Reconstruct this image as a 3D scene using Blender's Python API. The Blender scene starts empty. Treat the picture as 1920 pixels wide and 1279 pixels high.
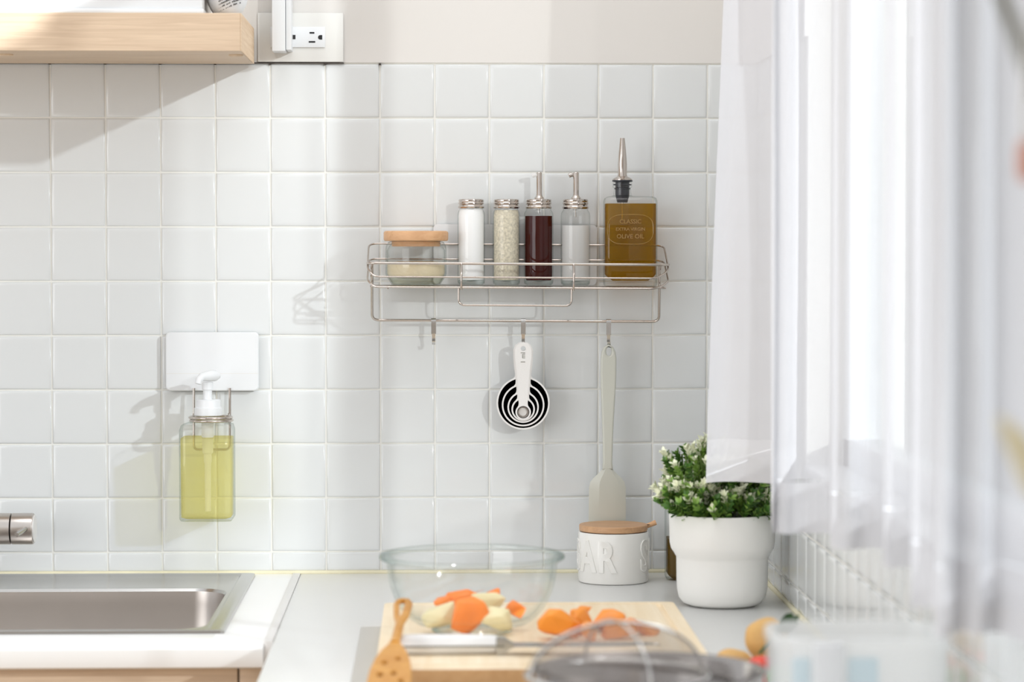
import bpy, bmesh, math, random
from mathutils import Vector, Matrix, noise
PI = math.pi
R = math.radians
random.seed(7)
col = bpy.context.scene.collection
scene = bpy.context.scene

# ------------------------------------------------------------------ camera, world, sun, exposure
FPX, DIST, EYE = 4950.0, 3.72, 0.463          # focal length in px (1920 wide), distance of back wall, eye height over worktop
YAW, PITCH = math.atan(145 / FPX), math.atan(179.5 / FPX)
cam_d = bpy.data.cameras.new('camera')
cam = bpy.data.objects.new('camera', cam_d)
col.objects.link(cam)
cam.location = (0, -DIST, EYE)
cam.rotation_euler = (PI / 2 - PITCH, 0, -YAW)
cam_d.sensor_width = 36
cam_d.lens = FPX / 1920 * 36
cam_d.clip_start = 0.05
cam_d.dof.use_dof = True
cam_d.dof.focus_distance = DIST - 0.05
cam_d.dof.aperture_fstop = 4.2
scene.camera = cam

world = bpy.data.worlds.new('world')
scene.world = world
world.use_nodes = True
wn = world.node_tree
wn.nodes['Background'].inputs['Color'].default_value = (0.985, 1.0, 1.015, 1)
wn.nodes['Background'].inputs['Strength'].default_value = 0.99

def sun_lamp(name, direction, energy, angle, color):
    d = bpy.data.lights.new(name, 'SUN')
    o = bpy.data.objects.new(name, d)
    col.objects.link(o)
    o.rotation_euler = Vector(direction).to_track_quat('-Z', 'Y').to_euler()
    o.location = Vector(direction) * -3
    d.energy, d.angle, d.color = energy, R(angle), color
    return o


# low daylight through the window in the right wall, and a second, more frontal beam through the same window
sun_lamp('sun', (-1.15, 1.0, -0.53), 7.4, 1.3, (0.94, 1.0, 1.05))
sun_lamp('window_light', (-0.46, 1.0, -0.21), 4.3, 1.2, (1.0, 1.0, 0.99))

lamp_d = bpy.data.lights.new('overhead_fill', 'AREA')  # added overhead fill to brighten the worktops, no lamp known there
lamp = bpy.data.objects.new('overhead_fill', lamp_d)
col.objects.link(lamp)
lamp.location = (0.0, -1.0, 2.3)
lamp.rotation_euler = (Vector((0.0, -0.95, 0.0)) - lamp.location).to_track_quat('-Z', 'Y').to_euler()
lamp_d.shape = 'RECTANGLE'
lamp_d.size, lamp_d.size_y = 1.4, 0.6
lamp_d.energy = 13.0

# added broad fill from the left front, not a known window
front_d = bpy.data.lights.new('left_front_fill', 'AREA')
front = bpy.data.objects.new('left_front_fill', front_d)
col.objects.link(front)
front.location = (-2.9, -3.6, 0.6)
front.rotation_euler = (Vector((0.0, 0.0, 0.3)) - front.location).to_track_quat('-Z', 'Y').to_euler()
front_d.shape = 'RECTANGLE'
front_d.size, front_d.size_y = 2.2, 1.8
front_d.energy = 34.0

scene.view_settings.view_transform = 'Standard'
scene.view_settings.look = 'None'
scene.view_settings.exposure = 0.05
scene.view_settings.gamma = 1.0
scene.view_settings.use_curve_mapping = False
scene.cycles.use_denoising = True
scene.cycles.max_bounces = 14
scene.cycles.transparent_max_bounces = 40
scene.cycles.sample_clamp_indirect = 6.0


def at(px, py, e):
    """world point seen at photo pixel (px, py) on the plane e metres in front of the back wall"""
    F = Vector((math.sin(YAW) * math.cos(PITCH), math.cos(YAW) * math.cos(PITCH), -math.sin(PITCH)))
    Rt = Vector((math.cos(YAW), -math.sin(YAW), 0))
    U = Rt.cross(F)
    d = F + Rt * ((px - 960) / FPX) + U * ((639.5 - py) / FPX)
    t = (DIST - e) / d.y
    p = Vector((0, -DIST, EYE)) + d * t
    return p


def X(px, e=0.0, py=640):
    return at(px, py, e).x


def Z(py, e=0.0, px=960):
    return at(px, py, e).z


# ------------------------------------------------------------------ materials
def newmat(name):
    m = bpy.data.materials.new(name)
    m.use_nodes = True
    nt = m.node_tree
    return m, nt, nt.nodes['Principled BSDF'], nt.nodes['Material Output']


def pmat(name, c, rough=0.5, metal=0.0, var=0.0, vscale=8.0, bump=0.0, bscale=60.0, coat=0.0, **kw):
    m, nt, b, out = newmat(name)
    b.inputs['Base Color'].default_value = (*c, 1)
    b.inputs['Roughness'].default_value = rough
    b.inputs['Metallic'].default_value = metal
    b.inputs['Coat Weight'].default_value = coat
    for k, v in kw.items():
        b.inputs[k].default_value = v
    tc = nt.nodes.new('ShaderNodeTexCoord')
    if var > 0:
        n = nt.nodes.new('ShaderNodeTexNoise')
        n.inputs['Scale'].default_value = vscale
        n.inputs['Detail'].default_value = 4
        nt.links.new(tc.outputs['Object'], n.inputs['Vector'])
        mx = nt.nodes.new('ShaderNodeMix')
        mx.data_type = 'RGBA'
        mx.inputs[6].default_value = (*[max(0, x * (1 - var)) for x in c], 1)
        mx.inputs[7].default_value = (*[min(1, x * (1 + var)) for x in c], 1)
        nt.links.new(n.outputs['Fac'], mx.inputs[0])
        nt.links.new(mx.outputs[2], b.inputs['Base Color'])
    if bump > 0:
        n2 = nt.nodes.new('ShaderNodeTexNoise')
        n2.inputs['Scale'].default_value = bscale
        nt.links.new(tc.outputs['Object'], n2.inputs['Vector'])
        bp = nt.nodes.new('ShaderNodeBump')
        bp.inputs['Strength'].default_value = bump
        bp.inputs['Distance'].default_value = 0.001
        nt.links.new(n2.outputs['Fac'], bp.inputs['Height'])
        nt.links.new(bp.outputs['Normal'], b.inputs['Normal'])
    return m


def wood(name, c1, c2, stretch=(2, 60, 60), rough=0.5, dist=1.5, detail=6, lo=0.35, hi=0.68):
    m, nt, b, out = newmat(name)
    tc = nt.nodes.new('ShaderNodeTexCoord')
    mp = nt.nodes.new('ShaderNodeMapping')
    mp.inputs['Scale'].default_value = stretch
    n = nt.nodes.new('ShaderNodeTexNoise')
    n.inputs['Scale'].default_value = 1.0
    n.inputs['Detail'].default_value = detail
    n.inputs['Distortion'].default_value = dist
    n.inputs['Roughness'].default_value = 0.62
    cr = nt.nodes.new('ShaderNodeValToRGB')
    cr.color_ramp.elements[0].position = lo
    cr.color_ramp.elements[0].color = (*c2, 1)
    cr.color_ramp.elements[1].position = hi
    cr.color_ramp.elements[1].color = (*c1, 1)
    nt.links.new(tc.outputs['Object'], mp.inputs['Vector'])
    nt.links.new(mp.outputs['Vector'], n.inputs['Vector'])
    nt.links.new(n.outputs['Fac'], cr.inputs['Fac'])
    nt.links.new(cr.outputs['Color'], b.inputs['Base Color'])
    b.inputs['Roughness'].default_value = rough
    return m


def thin_glass(name, face=(0.97, 0.985, 0.98), edge=(0.66, 0.75, 0.72), rough=0.02, power=4.0, spec=1.0, body=None, bodyfac=0.0):
    """a thin glass wall: clear face on, tinted where the view grazes it, with a mirror-like sheen"""
    m, nt, b, out = newmat(name)
    nt.nodes.remove(b)
    lw = nt.nodes.new('ShaderNodeLayerWeight')
    lw.inputs['Blend'].default_value = 0.5
    pw = nt.nodes.new('ShaderNodeMath')
    pw.operation = 'POWER'
    pw.inputs[1].default_value = power
    nt.links.new(lw.outputs['Facing'], pw.inputs[0])
    mx = nt.nodes.new('ShaderNodeMix')
    mx.data_type = 'RGBA'
    mx.inputs[6].default_value = (*face, 1)
    mx.inputs[7].default_value = (*edge, 1)
    nt.links.new(pw.outputs[0], mx.inputs[0])
    tr = nt.nodes.new('ShaderNodeBsdfTransparent')
    nt.links.new(mx.outputs[2], tr.inputs['Color'])
    last = tr
    if body:
        df = nt.nodes.new('ShaderNodeBsdfDiffuse')
        df.inputs['Color'].default_value = (*body, 1)
        tl = nt.nodes.new('ShaderNodeBsdfTranslucent')
        tl.inputs['Color'].default_value = (*body, 1)
        mm = nt.nodes.new('ShaderNodeMixShader')
        mm.inputs[0].default_value = 0.5
        nt.links.new(df.outputs[0], mm.inputs[1])
        nt.links.new(tl.outputs[0], mm.inputs[2])
        m3 = nt.nodes.new('ShaderNodeMixShader')
        m3.inputs[0].default_value = bodyfac
        nt.links.new(tr.outputs[0], m3.inputs[1])
        nt.links.new(mm.outputs[0], m3.inputs[2])
        last = m3
    gl = nt.nodes.new('ShaderNodeBsdfGlossy')
    gl.inputs['Roughness'].default_value = rough
    p5 = nt.nodes.new('ShaderNodeMath')
    p5.operation = 'POWER'
    p5.inputs[1].default_value = 5.0
    nt.links.new(lw.outputs['Facing'], p5.inputs[0])
    ml = nt.nodes.new('ShaderNodeMath')
    ml.operation = 'MULTIPLY_ADD'
    ml.use_clamp = True
    ml.inputs[1].default_value = 0.55 * spec
    ml.inputs[2].default_value = 0.035 * spec
    nt.links.new(p5.outputs[0], ml.inputs[0])
    ms = nt.nodes.new('ShaderNodeMixShader')
    nt.links.new(ml.outputs[0], ms.inputs[0])
    nt.links.new(last.outputs[0], ms.inputs[1])
    nt.links.new(gl.outputs[0], ms.inputs[2])
    nt.links.new(ms.outputs[0], out.inputs['Surface'])
    return m


def cloth(name, c, through, transl=0.25):
    m, nt, b, out = newmat(name)
    nt.nodes.remove(b)
    df = nt.nodes.new('ShaderNodeBsdfDiffuse')
    df.inputs['Color'].default_value = (*c, 1)
    tl = nt.nodes.new('ShaderNodeBsdfTranslucent')
    tl.inputs['Color'].default_value = (*c, 1)
    mm = nt.nodes.new('ShaderNodeMixShader')
    mm.inputs[0].default_value = transl
    nt.links.new(df.outputs[0], mm.inputs[1])
    nt.links.new(tl.outputs[0], mm.inputs[2])
    tr = nt.nodes.new('ShaderNodeBsdfTransparent')
    ms = nt.nodes.new('ShaderNodeMixShader')
    ms.inputs[0].default_value = through
    nt.links.new(mm.outputs[0], ms.inputs[1])
    nt.links.new(tr.outputs[0], ms.inputs[2])
    nt.links.new(ms.outputs[0], out.inputs['Surface'])
    # fine weave
    tc = nt.nodes.new('ShaderNodeTexCoord')
    n = nt.nodes.new('ShaderNodeTexNoise')
    n.inputs['Scale'].default_value = 25
    bp = nt.nodes.new('ShaderNodeBump')
    bp.inputs['Strength'].default_value = 0.15
    bp.inputs['Distance'].default_value = 0.003
    nt.links.new(tc.outputs['Object'], n.inputs['Vector'])
    nt.links.new(n.outputs['Fac'], bp.inputs['Height'])
    nt.links.new(bp.outputs['Normal'], df.inputs['Normal'])
    return m


M = {}
M['tile'] = pmat('glazed_tile', (0.690, 0.705, 0.705), 0.16, var=0.012, vscale=3, bump=0.12, bscale=14, coat=0.3)
M['grout'] = pmat('grout', (0.80, 0.79, 0.745), 0.9, var=0.07, vscale=9, bump=0.3, bscale=300)
M['paint'] = pmat('wall_paint', (0.70, 0.675, 0.645), 0.8, var=0.01, vscale=4)
M['caulk'] = pmat('yellowed_caulk', (0.74, 0.69, 0.50), 0.6, var=0.18, vscale=22)
M['gap'] = pmat('dark_gap', (0.05, 0.04, 0.035), 0.9)
M['floor'] = wood('floor_wood', (0.55, 0.43, 0.31), (0.42, 0.31, 0.20), (3, 30, 3), 0.4)
M['taupe'] = pmat('taupe_paint', (0.42, 0.37, 0.32), 0.7, var=0.05)
M['counter'] = pmat('white_laminate', (0.86, 0.86, 0.85), 0.22, var=0.012, vscale=6)
M['oak'] = wood('pale_oak', (0.66, 0.505, 0.36), (0.50, 0.36, 0.245), (5, 90, 150), 0.5, 1.2, lo=0.22, hi=0.62)
M['oak_raw'] = wood('sawn_oak', (0.72, 0.56, 0.40), (0.60, 0.43, 0.28), (60, 5, 150), 0.7)
M['white'] = pmat('white_plastic', (0.735, 0.745, 0.755), 0.35)
M['plate'] = pmat('plate_plastic', (0.70, 0.69, 0.66), 0.4)
M['black'] = pmat('black_plastic', (0.012, 0.012, 0.014), 0.4)
M['rubber'] = pmat('black_rubber', (0.02, 0.022, 0.03), 0.35)
M['chrome'] = pmat('chrome', (0.56, 0.50, 0.455), 0.10, 1.0)
M['steel'] = pmat('brushed_steel', (0.56, 0.52, 0.49), 0.3, 1.0, var=0.12, vscale=6)
M['steel2'] = pmat('satin_steel', (0.54, 0.53, 0.515), 0.22, 1.0)
M['pansteel'] = pmat('pan_steel', (0.36, 0.34, 0.33), 0.16, 1.0)
M['alu'] = pmat('satin_aluminium', (0.80, 0.785, 0.77), 0.42, 0.35, bump=0.1, bscale=400)
M['cupin'] = pmat('dark_polished_metal', (0.05, 0.048, 0.047), 0.28, 0.9)
M['glass'] = thin_glass('clear_glass', (0.985, 0.99, 0.988), (0.55, 0.63, 0.60), 0.02, 5.0)
M['bowlglass'] = thin_glass('bowl_glass', (0.995, 0.997, 0.995), (0.78, 0.86, 0.84), 0.02, 5.0, 1.2)
M['pane'] = thin_glass('window_glass', (0.96, 0.97, 0.97), (0.8, 0.85, 0.85))
M['sheer'] = cloth('sheer_curtain', (0.63, 0.620, 0.635), 0.175, 0.004)
M['hem'] = cloth('curtain_hem', (0.66, 0.65, 0.665), 0.10, 0.004)
M['oil'] = thin_glass('olive_oil', (0.68, 0.46, 0.008), (0.50, 0.25, 0.002), 0.05, 2.0, 0.15, (0.50, 0.33, 0.003), 0.28)
M['oil2'] = thin_glass('dark_oil', (0.42, 0.27, 0.02), (0.25, 0.14, 0.005), 0.05, 2.0, 0.6, (0.30, 0.19, 0.01), 0.45)
M['soap'] = thin_glass('yellow_soap', (0.965, 0.935, 0.66), (0.86, 0.80, 0.38), 0.03, 2.5, 0.4, (0.90, 0.86, 0.50), 0.22)
M['soy'] = thin_glass('soy_sauce', (0.12, 0.006, 0.004), (0.05, 0.003, 0.003), 0.06, 2.0, 0.22, (0.12, 0.010, 0.007), 0.6)
M['cloudy'] = thin_glass('cloudy_vinegar', (0.97, 0.97, 0.965), (0.85, 0.86, 0.86), 0.05, 2.5, 0.4, (0.95, 0.945, 0.94), 0.85)
M['salt'] = pmat('salt', (0.90, 0.90, 0.905), 0.7)
M['sand'] = pmat('pale_granules', (0.64, 0.57, 0.45), 0.9, var=0.6, vscale=330, bump=0.5, bscale=700)
M['sugar'] = pmat('cream_granules', (0.82, 0.70, 0.49), 0.9, var=0.06, vscale=200, bump=0.4, bscale=600)
M['beech'] = wood('beech', (0.72, 0.44, 0.24), (0.60, 0.33, 0.165), (12, 90, 90), 0.5)
M['beech2'] = wood('beech_lid', (0.62, 0.37, 0.20), (0.48, 0.27, 0.14), (14, 120, 60), 0.45)
M['ceramic'] = pmat('glazed_ceramic', (0.80, 0.785, 0.75), 0.10, coat=0.4)
M['potc'] = pmat('matte_pot', (0.88, 0.87, 0.84), 0.38)
M['silicone'] = pmat('sage_silicone', (0.565, 0.565, 0.50), 0.32, **{'Subsurface Weight': 0.0})
M['leaf'] = pmat('leaf_green', (0.075, 0.185, 0.028), 0.42, var=0.5, vscale=30)
M['leaf2'] = pmat('leaf_light_green', (0.26, 0.43, 0.085), 0.42, var=0.35, vscale=30)
M['tip'] = pmat('leaf_cream_tip', (0.90, 0.93, 0.72), 0.45, var=0.1, vscale=30)
M['stem'] = pmat('stem_green', (0.13, 0.20, 0.04), 0.6)
M['soil'] = pmat('dark_moss', (0.03, 0.035, 0.015), 0.9, var=0.4, vscale=80)
M['board'] = wood('maple_board', (0.93, 0.80, 0.60), (0.84, 0.68, 0.46), (60, 3, 20), 0.5, 0.8)
M['boardend'] = wood('board_end_grain', (0.70, 0.42, 0.20), (0.60, 0.33, 0.14), (70, 3, 60), 0.5, 0.5)
M['carrot'] = pmat('carrot', (0.90, 0.22, 0.018), 0.38, var=0.12, vscale=60, bump=0.2, bscale=200)
M['carrot2'] = pmat('carrot_light', (0.95, 0.31, 0.03), 0.38, var=0.12, vscale=60, bump=0.2, bscale=200)
M['potato'] = pmat('peeled_potato', (0.82, 0.74, 0.45), 0.4, var=0.06, vscale=40)
M['skin'] = pmat('potato_skin', (0.66, 0.39, 0.13), 0.6, var=0.2, vscale=35, bump=0.4, bscale=150)
M['tomato'] = pmat('tomato', (0.72, 0.05, 0.02), 0.2)
M['pepper'] = pmat('green_pepper', (0.10, 0.36, 0.03), 0.25)
M['leafy'] = pmat('dark_leaf', (0.03, 0.085, 0.02), 0.4, var=0.3, vscale=60)
M['knifeh'] = pmat('knife_handle', (0.74, 0.73, 0.72), 0.3)
M['amber'] = wood('amber_bamboo', (0.66, 0.33, 0.07), (0.52, 0.22, 0.03), (20, 20, 60), 0.4)
M['mat'] = pmat('grey_silicone', (0.52, 0.51, 0.48), 0.6)
M['frost'] = thin_glass('frosted_plastic', (0.97, 0.975, 0.975), (0.90, 0.93, 0.94), 0.2, 2.5, 0.5, (0.96, 0.96, 0.955), 0.5)
M['blue'] = thin_glass('pale_blue_plastic', (0.86, 0.93, 0.96), (0.75, 0.83, 0.87), 0.25, 2.0, 0.5, (0.85, 0.905, 0.93), 0.45)
M['cream'] = pmat('cream_wood', (0.62, 0.57, 0.40), 0.6)
M['redwood'] = pmat('reddish_wood', (0.50, 0.20, 0.12), 0.5)
M['darksteel'] = pmat('dark_steel', (0.22, 0.22, 0.19), 0.35, 0.9)


def sieve_mat():
    m, nt, b, out = newmat('woven_steel_mesh')
    b.inputs['Base Color'].default_value = (0.42, 0.37, 0.34, 1)
    b.inputs['Metallic'].default_value = 0.8
    b.inputs['Roughness'].default_value = 0.35
    tr = nt.nodes.new('ShaderNodeBsdfTransparent')
    ms = nt.nodes.new('ShaderNodeMixShader')
    ms.inputs[0].default_value = 0.70
    nt.links.new(b.outputs[0], ms.inputs[1])
    nt.links.new(tr.outputs[0], ms.inputs[2])
    nt.links.new(ms.outputs[0], out.inputs['Surface'])
    return m


M['mesh'] = sieve_mat()


# ------------------------------------------------------------------ object helpers
def wloc(o):
    v = Vector((0, 0, 0))
    while o:
        v = v + Vector(o.location)
        o = o.parent
    return v


def finish(me, mats, smooth):
    for mm in (mats if isinstance(mats, (list, tuple)) else [mats]):
        me.materials.append(mm)
    if smooth is not None:
        for p in me.polygons:
            p.use_smooth = True
        me.set_sharp_from_angle(angle=R(smooth))


def obj(name, bm, mats, parent=None, smooth=35, base=None):
    """links bm (built in world coordinates) as one mesh object"""
    me = bpy.data.meshes.new(name)
    if isinstance(bm, bpy.types.Mesh):
        me = bm
    else:
        bmesh.ops.recalc_face_normals(bm, faces=bm.faces[:])
        bm.to_mesh(me)
        bm.free()
    if parent is not None:
        off = wloc(parent)
        base = Vector((0, 0, 0))
    else:
        if base is None:
            xs = [v.co for v in me.vertices]
            base = Vector(((min(v.x for v in xs) + max(v.x for v in xs)) / 2, (min(v.y for v in xs) + max(v.y for v in xs)) / 2, min(v.z for v in xs)))
        off = Vector(base)
    me.transform(Matrix.Translation(-off))
    finish(me, mats, smooth)
    o = bpy.data.objects.new(name, me)
    col.objects.link(o)
    o.location = base
    o.parent = parent
    return o


def tag(o, label=None, cat=None, group=None, kind=None):
    if label:
        o['label'] = label
    if cat:
        o['category'] = cat
    if group:
        o['group'] = group
    if kind:
        o['kind'] = kind
    return o


def thing(name, loc, label, cat, group=None):
    o = bpy.data.objects.new(name, None)
    o.empty_display_size = 0.02
    col.objects.link(o)
    o.location = loc
    return tag(o, label, cat, group)


def struct(name, bm, m, label=None, smooth=None):
    o = obj(name, bm, m, None, smooth)
    o['kind'] = 'structure'
    if label:
        o['label'] = label
    return o


def box(bm, x0, x1, y0, y1, z0, z1, bev=0.0, seg=2, mi=0):
    if x0 > x1: x0, x1 = x1, x0
    if y0 > y1: y0, y1 = y1, y0
    if z0 > z1: z0, z1 = z1, z0
    t = bmesh.new()
    vs = [t.verts.new((x, y, z)) for x in (x0, x1) for y in (y0, y1) for z in (z0, z1)]
    for f in ((0, 1, 3, 2), (4, 6, 7, 5), (0, 4, 5, 1), (2, 3, 7, 6), (0, 2, 6, 4), (1, 5, 7, 3)):
        t.faces.new([vs[i] for i in f])
    if bev > 0:
        bmesh.ops.bevel(t, geom=t.edges[:], offset=bev, segments=seg, affect='EDGES', profile=0.5)
    merge(bm, t, mi)
    return bm


def merge(bm, t, mi=0):
    vm = {v: bm.verts.new(v.co) for v in t.verts}
    for f in t.faces:
        nf = bm.faces.new([vm[v] for v in f.verts])
        nf.material_index = mi
    t.free()


def bbox_bm(*a, **k):
    return box(bmesh.new(), *a, **k)


def lathe(bm, prof, c, n=40, axis='Z', mi=0):
    """prof: list of (r, h); revolved about a vertical axis through c (or along X / Y)"""
    rings = []
    c = Vector(c)

    def P(r, h, a):
        if axis == 'Z':
            return c + Vector((r * math.cos(a), r * math.sin(a), h))
        if axis == 'Y':
            return c + Vector((r * math.cos(a), h, r * math.sin(a)))
        return c + Vector((h, r * math.cos(a), r * math.sin(a)))
    for r, h in prof:
        if r < 1e-6:
            rings.append([bm.verts.new(P(0, h, 0))])
        else:
            rings.append([bm.verts.new(P(r, h, 2 * PI * i / n)) for i in range(n)])
    for a, b in zip(rings[:-1], rings[1:]):
        for i in range(n):
            j = (i + 1) % n
            if len(a) == 1 and len(b) == 1:
                continue
            if len(a) == 1:
                f = bm.faces.new((a[0], b[i], b[j]))
            elif len(b) == 1:
                f = bm.faces.new((a[i], a[j], b[0]))
            else:
                f = bm.faces.new((a[i], a[j], b[j], b[i]))
            f.material_index = mi
    return bm


def tube(bm, pts, r, n=10, closed=False, mi=0, rad=None):
    pts = [Vector(p) for p in pts]
    N = len(pts)
    tans = []
    for i in range(N):
        if closed:
            t = pts[(i + 1) % N] - pts[i - 1]
        else:
            t = pts[min(i + 1, N - 1)] - pts[max(i - 1, 0)]
        tans.append(t.normalized())
    t0 = tans[0]
    u = t0.orthogonal().normalized()
    rings = []
    for i in range(N):
        t = tans[i]
        u = (u - t * u.dot(t))
        u = u.normalized() if u.length > 1e-6 else t.orthogonal().normalized()
        w = t.cross(u)
        rr = rad[i] if rad else r
        rings.append([bm.verts.new(pts[i] + (u * math.cos(2 * PI * k / n) + w * math.sin(2 * PI * k / n)) * rr) for k in range(n)])
    pairs = list(zip(rings[:-1], rings[1:]))
    if closed:
        # align last ring with the first
        a, b = rings[-1], rings[0]
        best = min(range(n), key=lambda s: sum((a[k].co - b[(k + s) % n].co).length for k in range(n)))
        for k in range(n):
            f = bm.faces.new((a[k], a[(k + 1) % n], b[(k + 1 + best) % n], b[(k + best) % n]))
            f.material_index = mi
    for a, b in pairs:
        for k in range(n):
            f = bm.faces.new((a[k], a[(k + 1) % n], b[(k + 1) % n], b[k]))
            f.material_index = mi
    if not closed:
        for rg in (rings[0], rings[-1]):
            f = bm.faces.new(rg)
            f.material_index = mi
    return bm


def fillet(pts, r, n=6, closed=False):
    """rounds the corners of a polyline"""
    pts = [Vector(p) for p in pts]
    out = []
    N = len(pts)
    for i, p in enumerate(pts):
        if not closed and i in (0, N - 1):
            out.append(p)
            continue
        a, b = pts[i - 1], pts[(i + 1) % N]
        da, db = (a - p), (b - p)
        rr = min(r, da.length * 0.49, db.length * 0.49)
        s, e = p + da.normalized() * rr, p + db.normalized() * rr
        for k in range(n + 1):
            t = k / n
            out.append(s * (1 - t) ** 2 + p * 2 * t * (1 - t) + e * t * t)
    return out


def rrect(x0, x1, y0, y1, r, z, n=6):
    pts = []
    for cx, cy, a0 in ((x1 - r, y1 - r, 0), (x0 + r, y1 - r, 90), (x0 + r, y0 + r, 180), (x1 - r, y0 + r, 270)):
        for k in range(n + 1):
            a = R(a0 + 90 * k / n)
            pts.append(Vector((cx + r * math.cos(a), cy + r * math.sin(a), z)))
    return pts


def loft(bm, rings, cap0=False, cap1=False, mi=0):
    vr = [[bm.verts.new(p) for p in rg] for rg in rings]
    for a, b in zip(vr[:-1], vr[1:]):
        n = len(a)
        for k in range(n):
            f = bm.faces.new((a[k], a[(k + 1) % n], b[(k + 1) % n], b[k]))
            f.material_index = mi
    if cap0:
        bm.faces.new(vr[0]).material_index = mi
    if cap1:
        bm.faces.new(vr[-1]).material_index = mi
    return bm


def curve_mesh(splines, thick, bevel=0.0, name='c'):
    """filled flat outline in the XY plane, extruded; outlines after the first cut holes"""
    cu = bpy.data.curves.new(name, 'CURVE')
    cu.dimensions = '2D'
    cu.fill_mode = 'BOTH'
    for pts in splines:
        s = cu.splines.new('POLY')
        s.points.add(len(pts) - 1)
        for q, p in zip(s.points, pts):
            q.co = (p[0], p[1], 0, 1)
        s.use_cyclic_u = True
    cu.extrude = max(thick / 2 - bevel, 0.0)
    cu.bevel_depth = bevel
    cu.bevel_resolution = 2
    cu.offset = -bevel
    o = bpy.data.objects.new(name, cu)
    me = bpy.data.meshes.new_from_object(o)
    bpy.data.objects.remove(o)
    bpy.data.curves.remove(cu)
    return me


def text_mesh(s, size, thick, bevel=0.0, sx=1.0, offset=0.0):
    cu = bpy.data.curves.new('t', 'FONT')
    cu.body = s
    cu.size = size
    cu.align_x = 'CENTER'
    cu.align_y = 'CENTER'
    cu.extrude = thick
    cu.bevel_depth = bevel
    cu.offset = offset
    cu.resolution_u = 3
    o = bpy.data.objects.new('t', cu)
    me = bpy.data.meshes.new_from_object(o)
    bpy.data.objects.remove(o)
    bpy.data.curves.remove(cu)
    me.transform(Matrix.Diagonal((sx, 1, 1, 1)))
    return me


FRONT = Matrix(((1, 0, 0, 0), (0, 0, -1, 0), (0, 1, 0, 0), (0, 0, 0, 1)))   # XY plane -> faces the room (XZ plane)

# ================================================================== THE SETTING
WALLX = X(1420, 0, 1075)                     # right wall
cL = [X(97 - 102.6 * k, 0) for k in range(3, 0, -1)]
colx = [X(97, 0) + (X(1325, 0) - X(97, 0)) * k / 12 for k in range(-3, 13)] + [WALLX]
zb, zt = Z(1033.5, 0, 815), Z(119.5, 0, 815)
rowz = [0.0] + [zb + (zt - zb) * k / 9 for k in range(10)]
G = 0.0012                                   # half of a grout joint

# back wall: a plastered panel above, the tiled field below
bm = bmesh.new()
box(bm, -1.6, WALLX + 0.12, 0, 0.1, -0.9, 1.7)
box(bm, -1.6, WALLX, -0.0024, 0, rowz[-1] + 0.0012, 1.7)
wall_back = struct('wall_back', bm, M['grout'])
wall_back.data.materials.append(M['paint'])
for p in wall_back.data.polygons:
    zc = (wall_back.matrix_world @ p.center).z + wall_back.location.z
    p.material_index = 1 if p.index >= 6 else 0


def tile_mesh(w, h):
    """a pillowed glazed tile lying in XZ, its face towards -Y, origin at its centre"""
    b = bmesh.new()
    rings = []
    for ins, y in ((0, 0.0006), (0, -0.0008), (0.0007, -0.0016), (0.0022, -0.0021), (0.006, -0.0023)):
        x, z = w / 2 - ins, h / 2 - ins
        rings.append([Vector((-x, y, -z)), Vector((x, y, -z)), Vector((x, y, z)), Vector((-x, y, z))])
    loft(b, rings, cap1=True)
    bmesh.ops.recalc_face_normals(b, faces=b.faces[:])
    me = bpy.data.meshes.new('tile')
    b.to_mesh(me)
    b.free()
    finish(me, M['tile'], 32)
    return me


tiles = {}


def add_tile(parent, c, w, h, rz=0.0):
    key = (round(w, 4), round(h, 4))
    if key not in tiles:
        tiles[key] = tile_mesh(w, h)
    o = bpy.data.objects.new('tile', tiles[key])
    col.objects.link(o)
    o.parent = parent
    o.location = Vector(c) - wloc(parent)
    o.rotation_euler = (random.uniform(-.0035, .0035), random.uniform(-.0015, .0015), rz + random.uniform(-.0035, .0035))
    return o


for i in range(len(colx) - 1):
    x0, x1 = colx[i] + G, colx[i + 1] - G
    if x1 - x0 > 0.0735 and i < len(colx) - 2:
        w = (colx[1] - colx[0]) - 2 * G
    else:
        w = x1 - x0
    for j in range(len(rowz) - 1):
        z0, z1 = rowz[j] + (0.004 if j == 0 else G), rowz[j + 1] - G
        add_tile(wall_back, ((x0 + x1) / 2, 0, (z0 + z1) / 2), w, z1 - z0)

# right wall with its window opening
WY0, WY1, WZ0, WZ1 = -0.495, -2.05, rowz[3] + 0.004, 1.45
bm = bmesh.new()
box(bm, WALLX, WALLX + 0.12, WY0, 0.0, -0.9, 1.7)
box(bm, WALLX, WALLX + 0.12, WY1, WY0, -0.9, WZ0)
box(bm, WALLX, WALLX + 0.12, WY1, WY0, WZ1, 1.7)
box(bm, WALLX, WALLX + 0.12, -3.6, WY1, -0.9, 1.7)
wall_right = struct('wall_right', bm, M['grout'])
bm = bmesh.new()
box(bm, WALLX - 0.0045, WALLX, WY0, -0.0045, rowz[-1] + .0012, 1.7)
box(bm, WALLX - 0.0045, WALLX, -3.6, WY1, -0.0, 1.7)
box(bm, WALLX - 0.0045, WALLX, WY1, WY0, WZ1, 1.7)
obj('plaster', bm, M['paint'], wall_right, None)
ylines = [0.0045, 0.0447] + [0.0447 + 0.077 * k for k in range(1, 27)]
for i in range(len(ylines) - 1):
    y0, y1 = -ylines[i] - G, -ylines[i + 1] + G
    top = len(rowz) - 1 if ylines[i + 1] < 0.49 else 3
    for j in range(top):
        z0, z1 = rowz[j] + (0.004 if j == 0 else G), rowz[j + 1] - G
        add_tile(wall_right, (WALLX, (y0 + y1) / 2, (z0 + z1) / 2), abs(y1 - y0), z1 - z0, -PI / 2)

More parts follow.
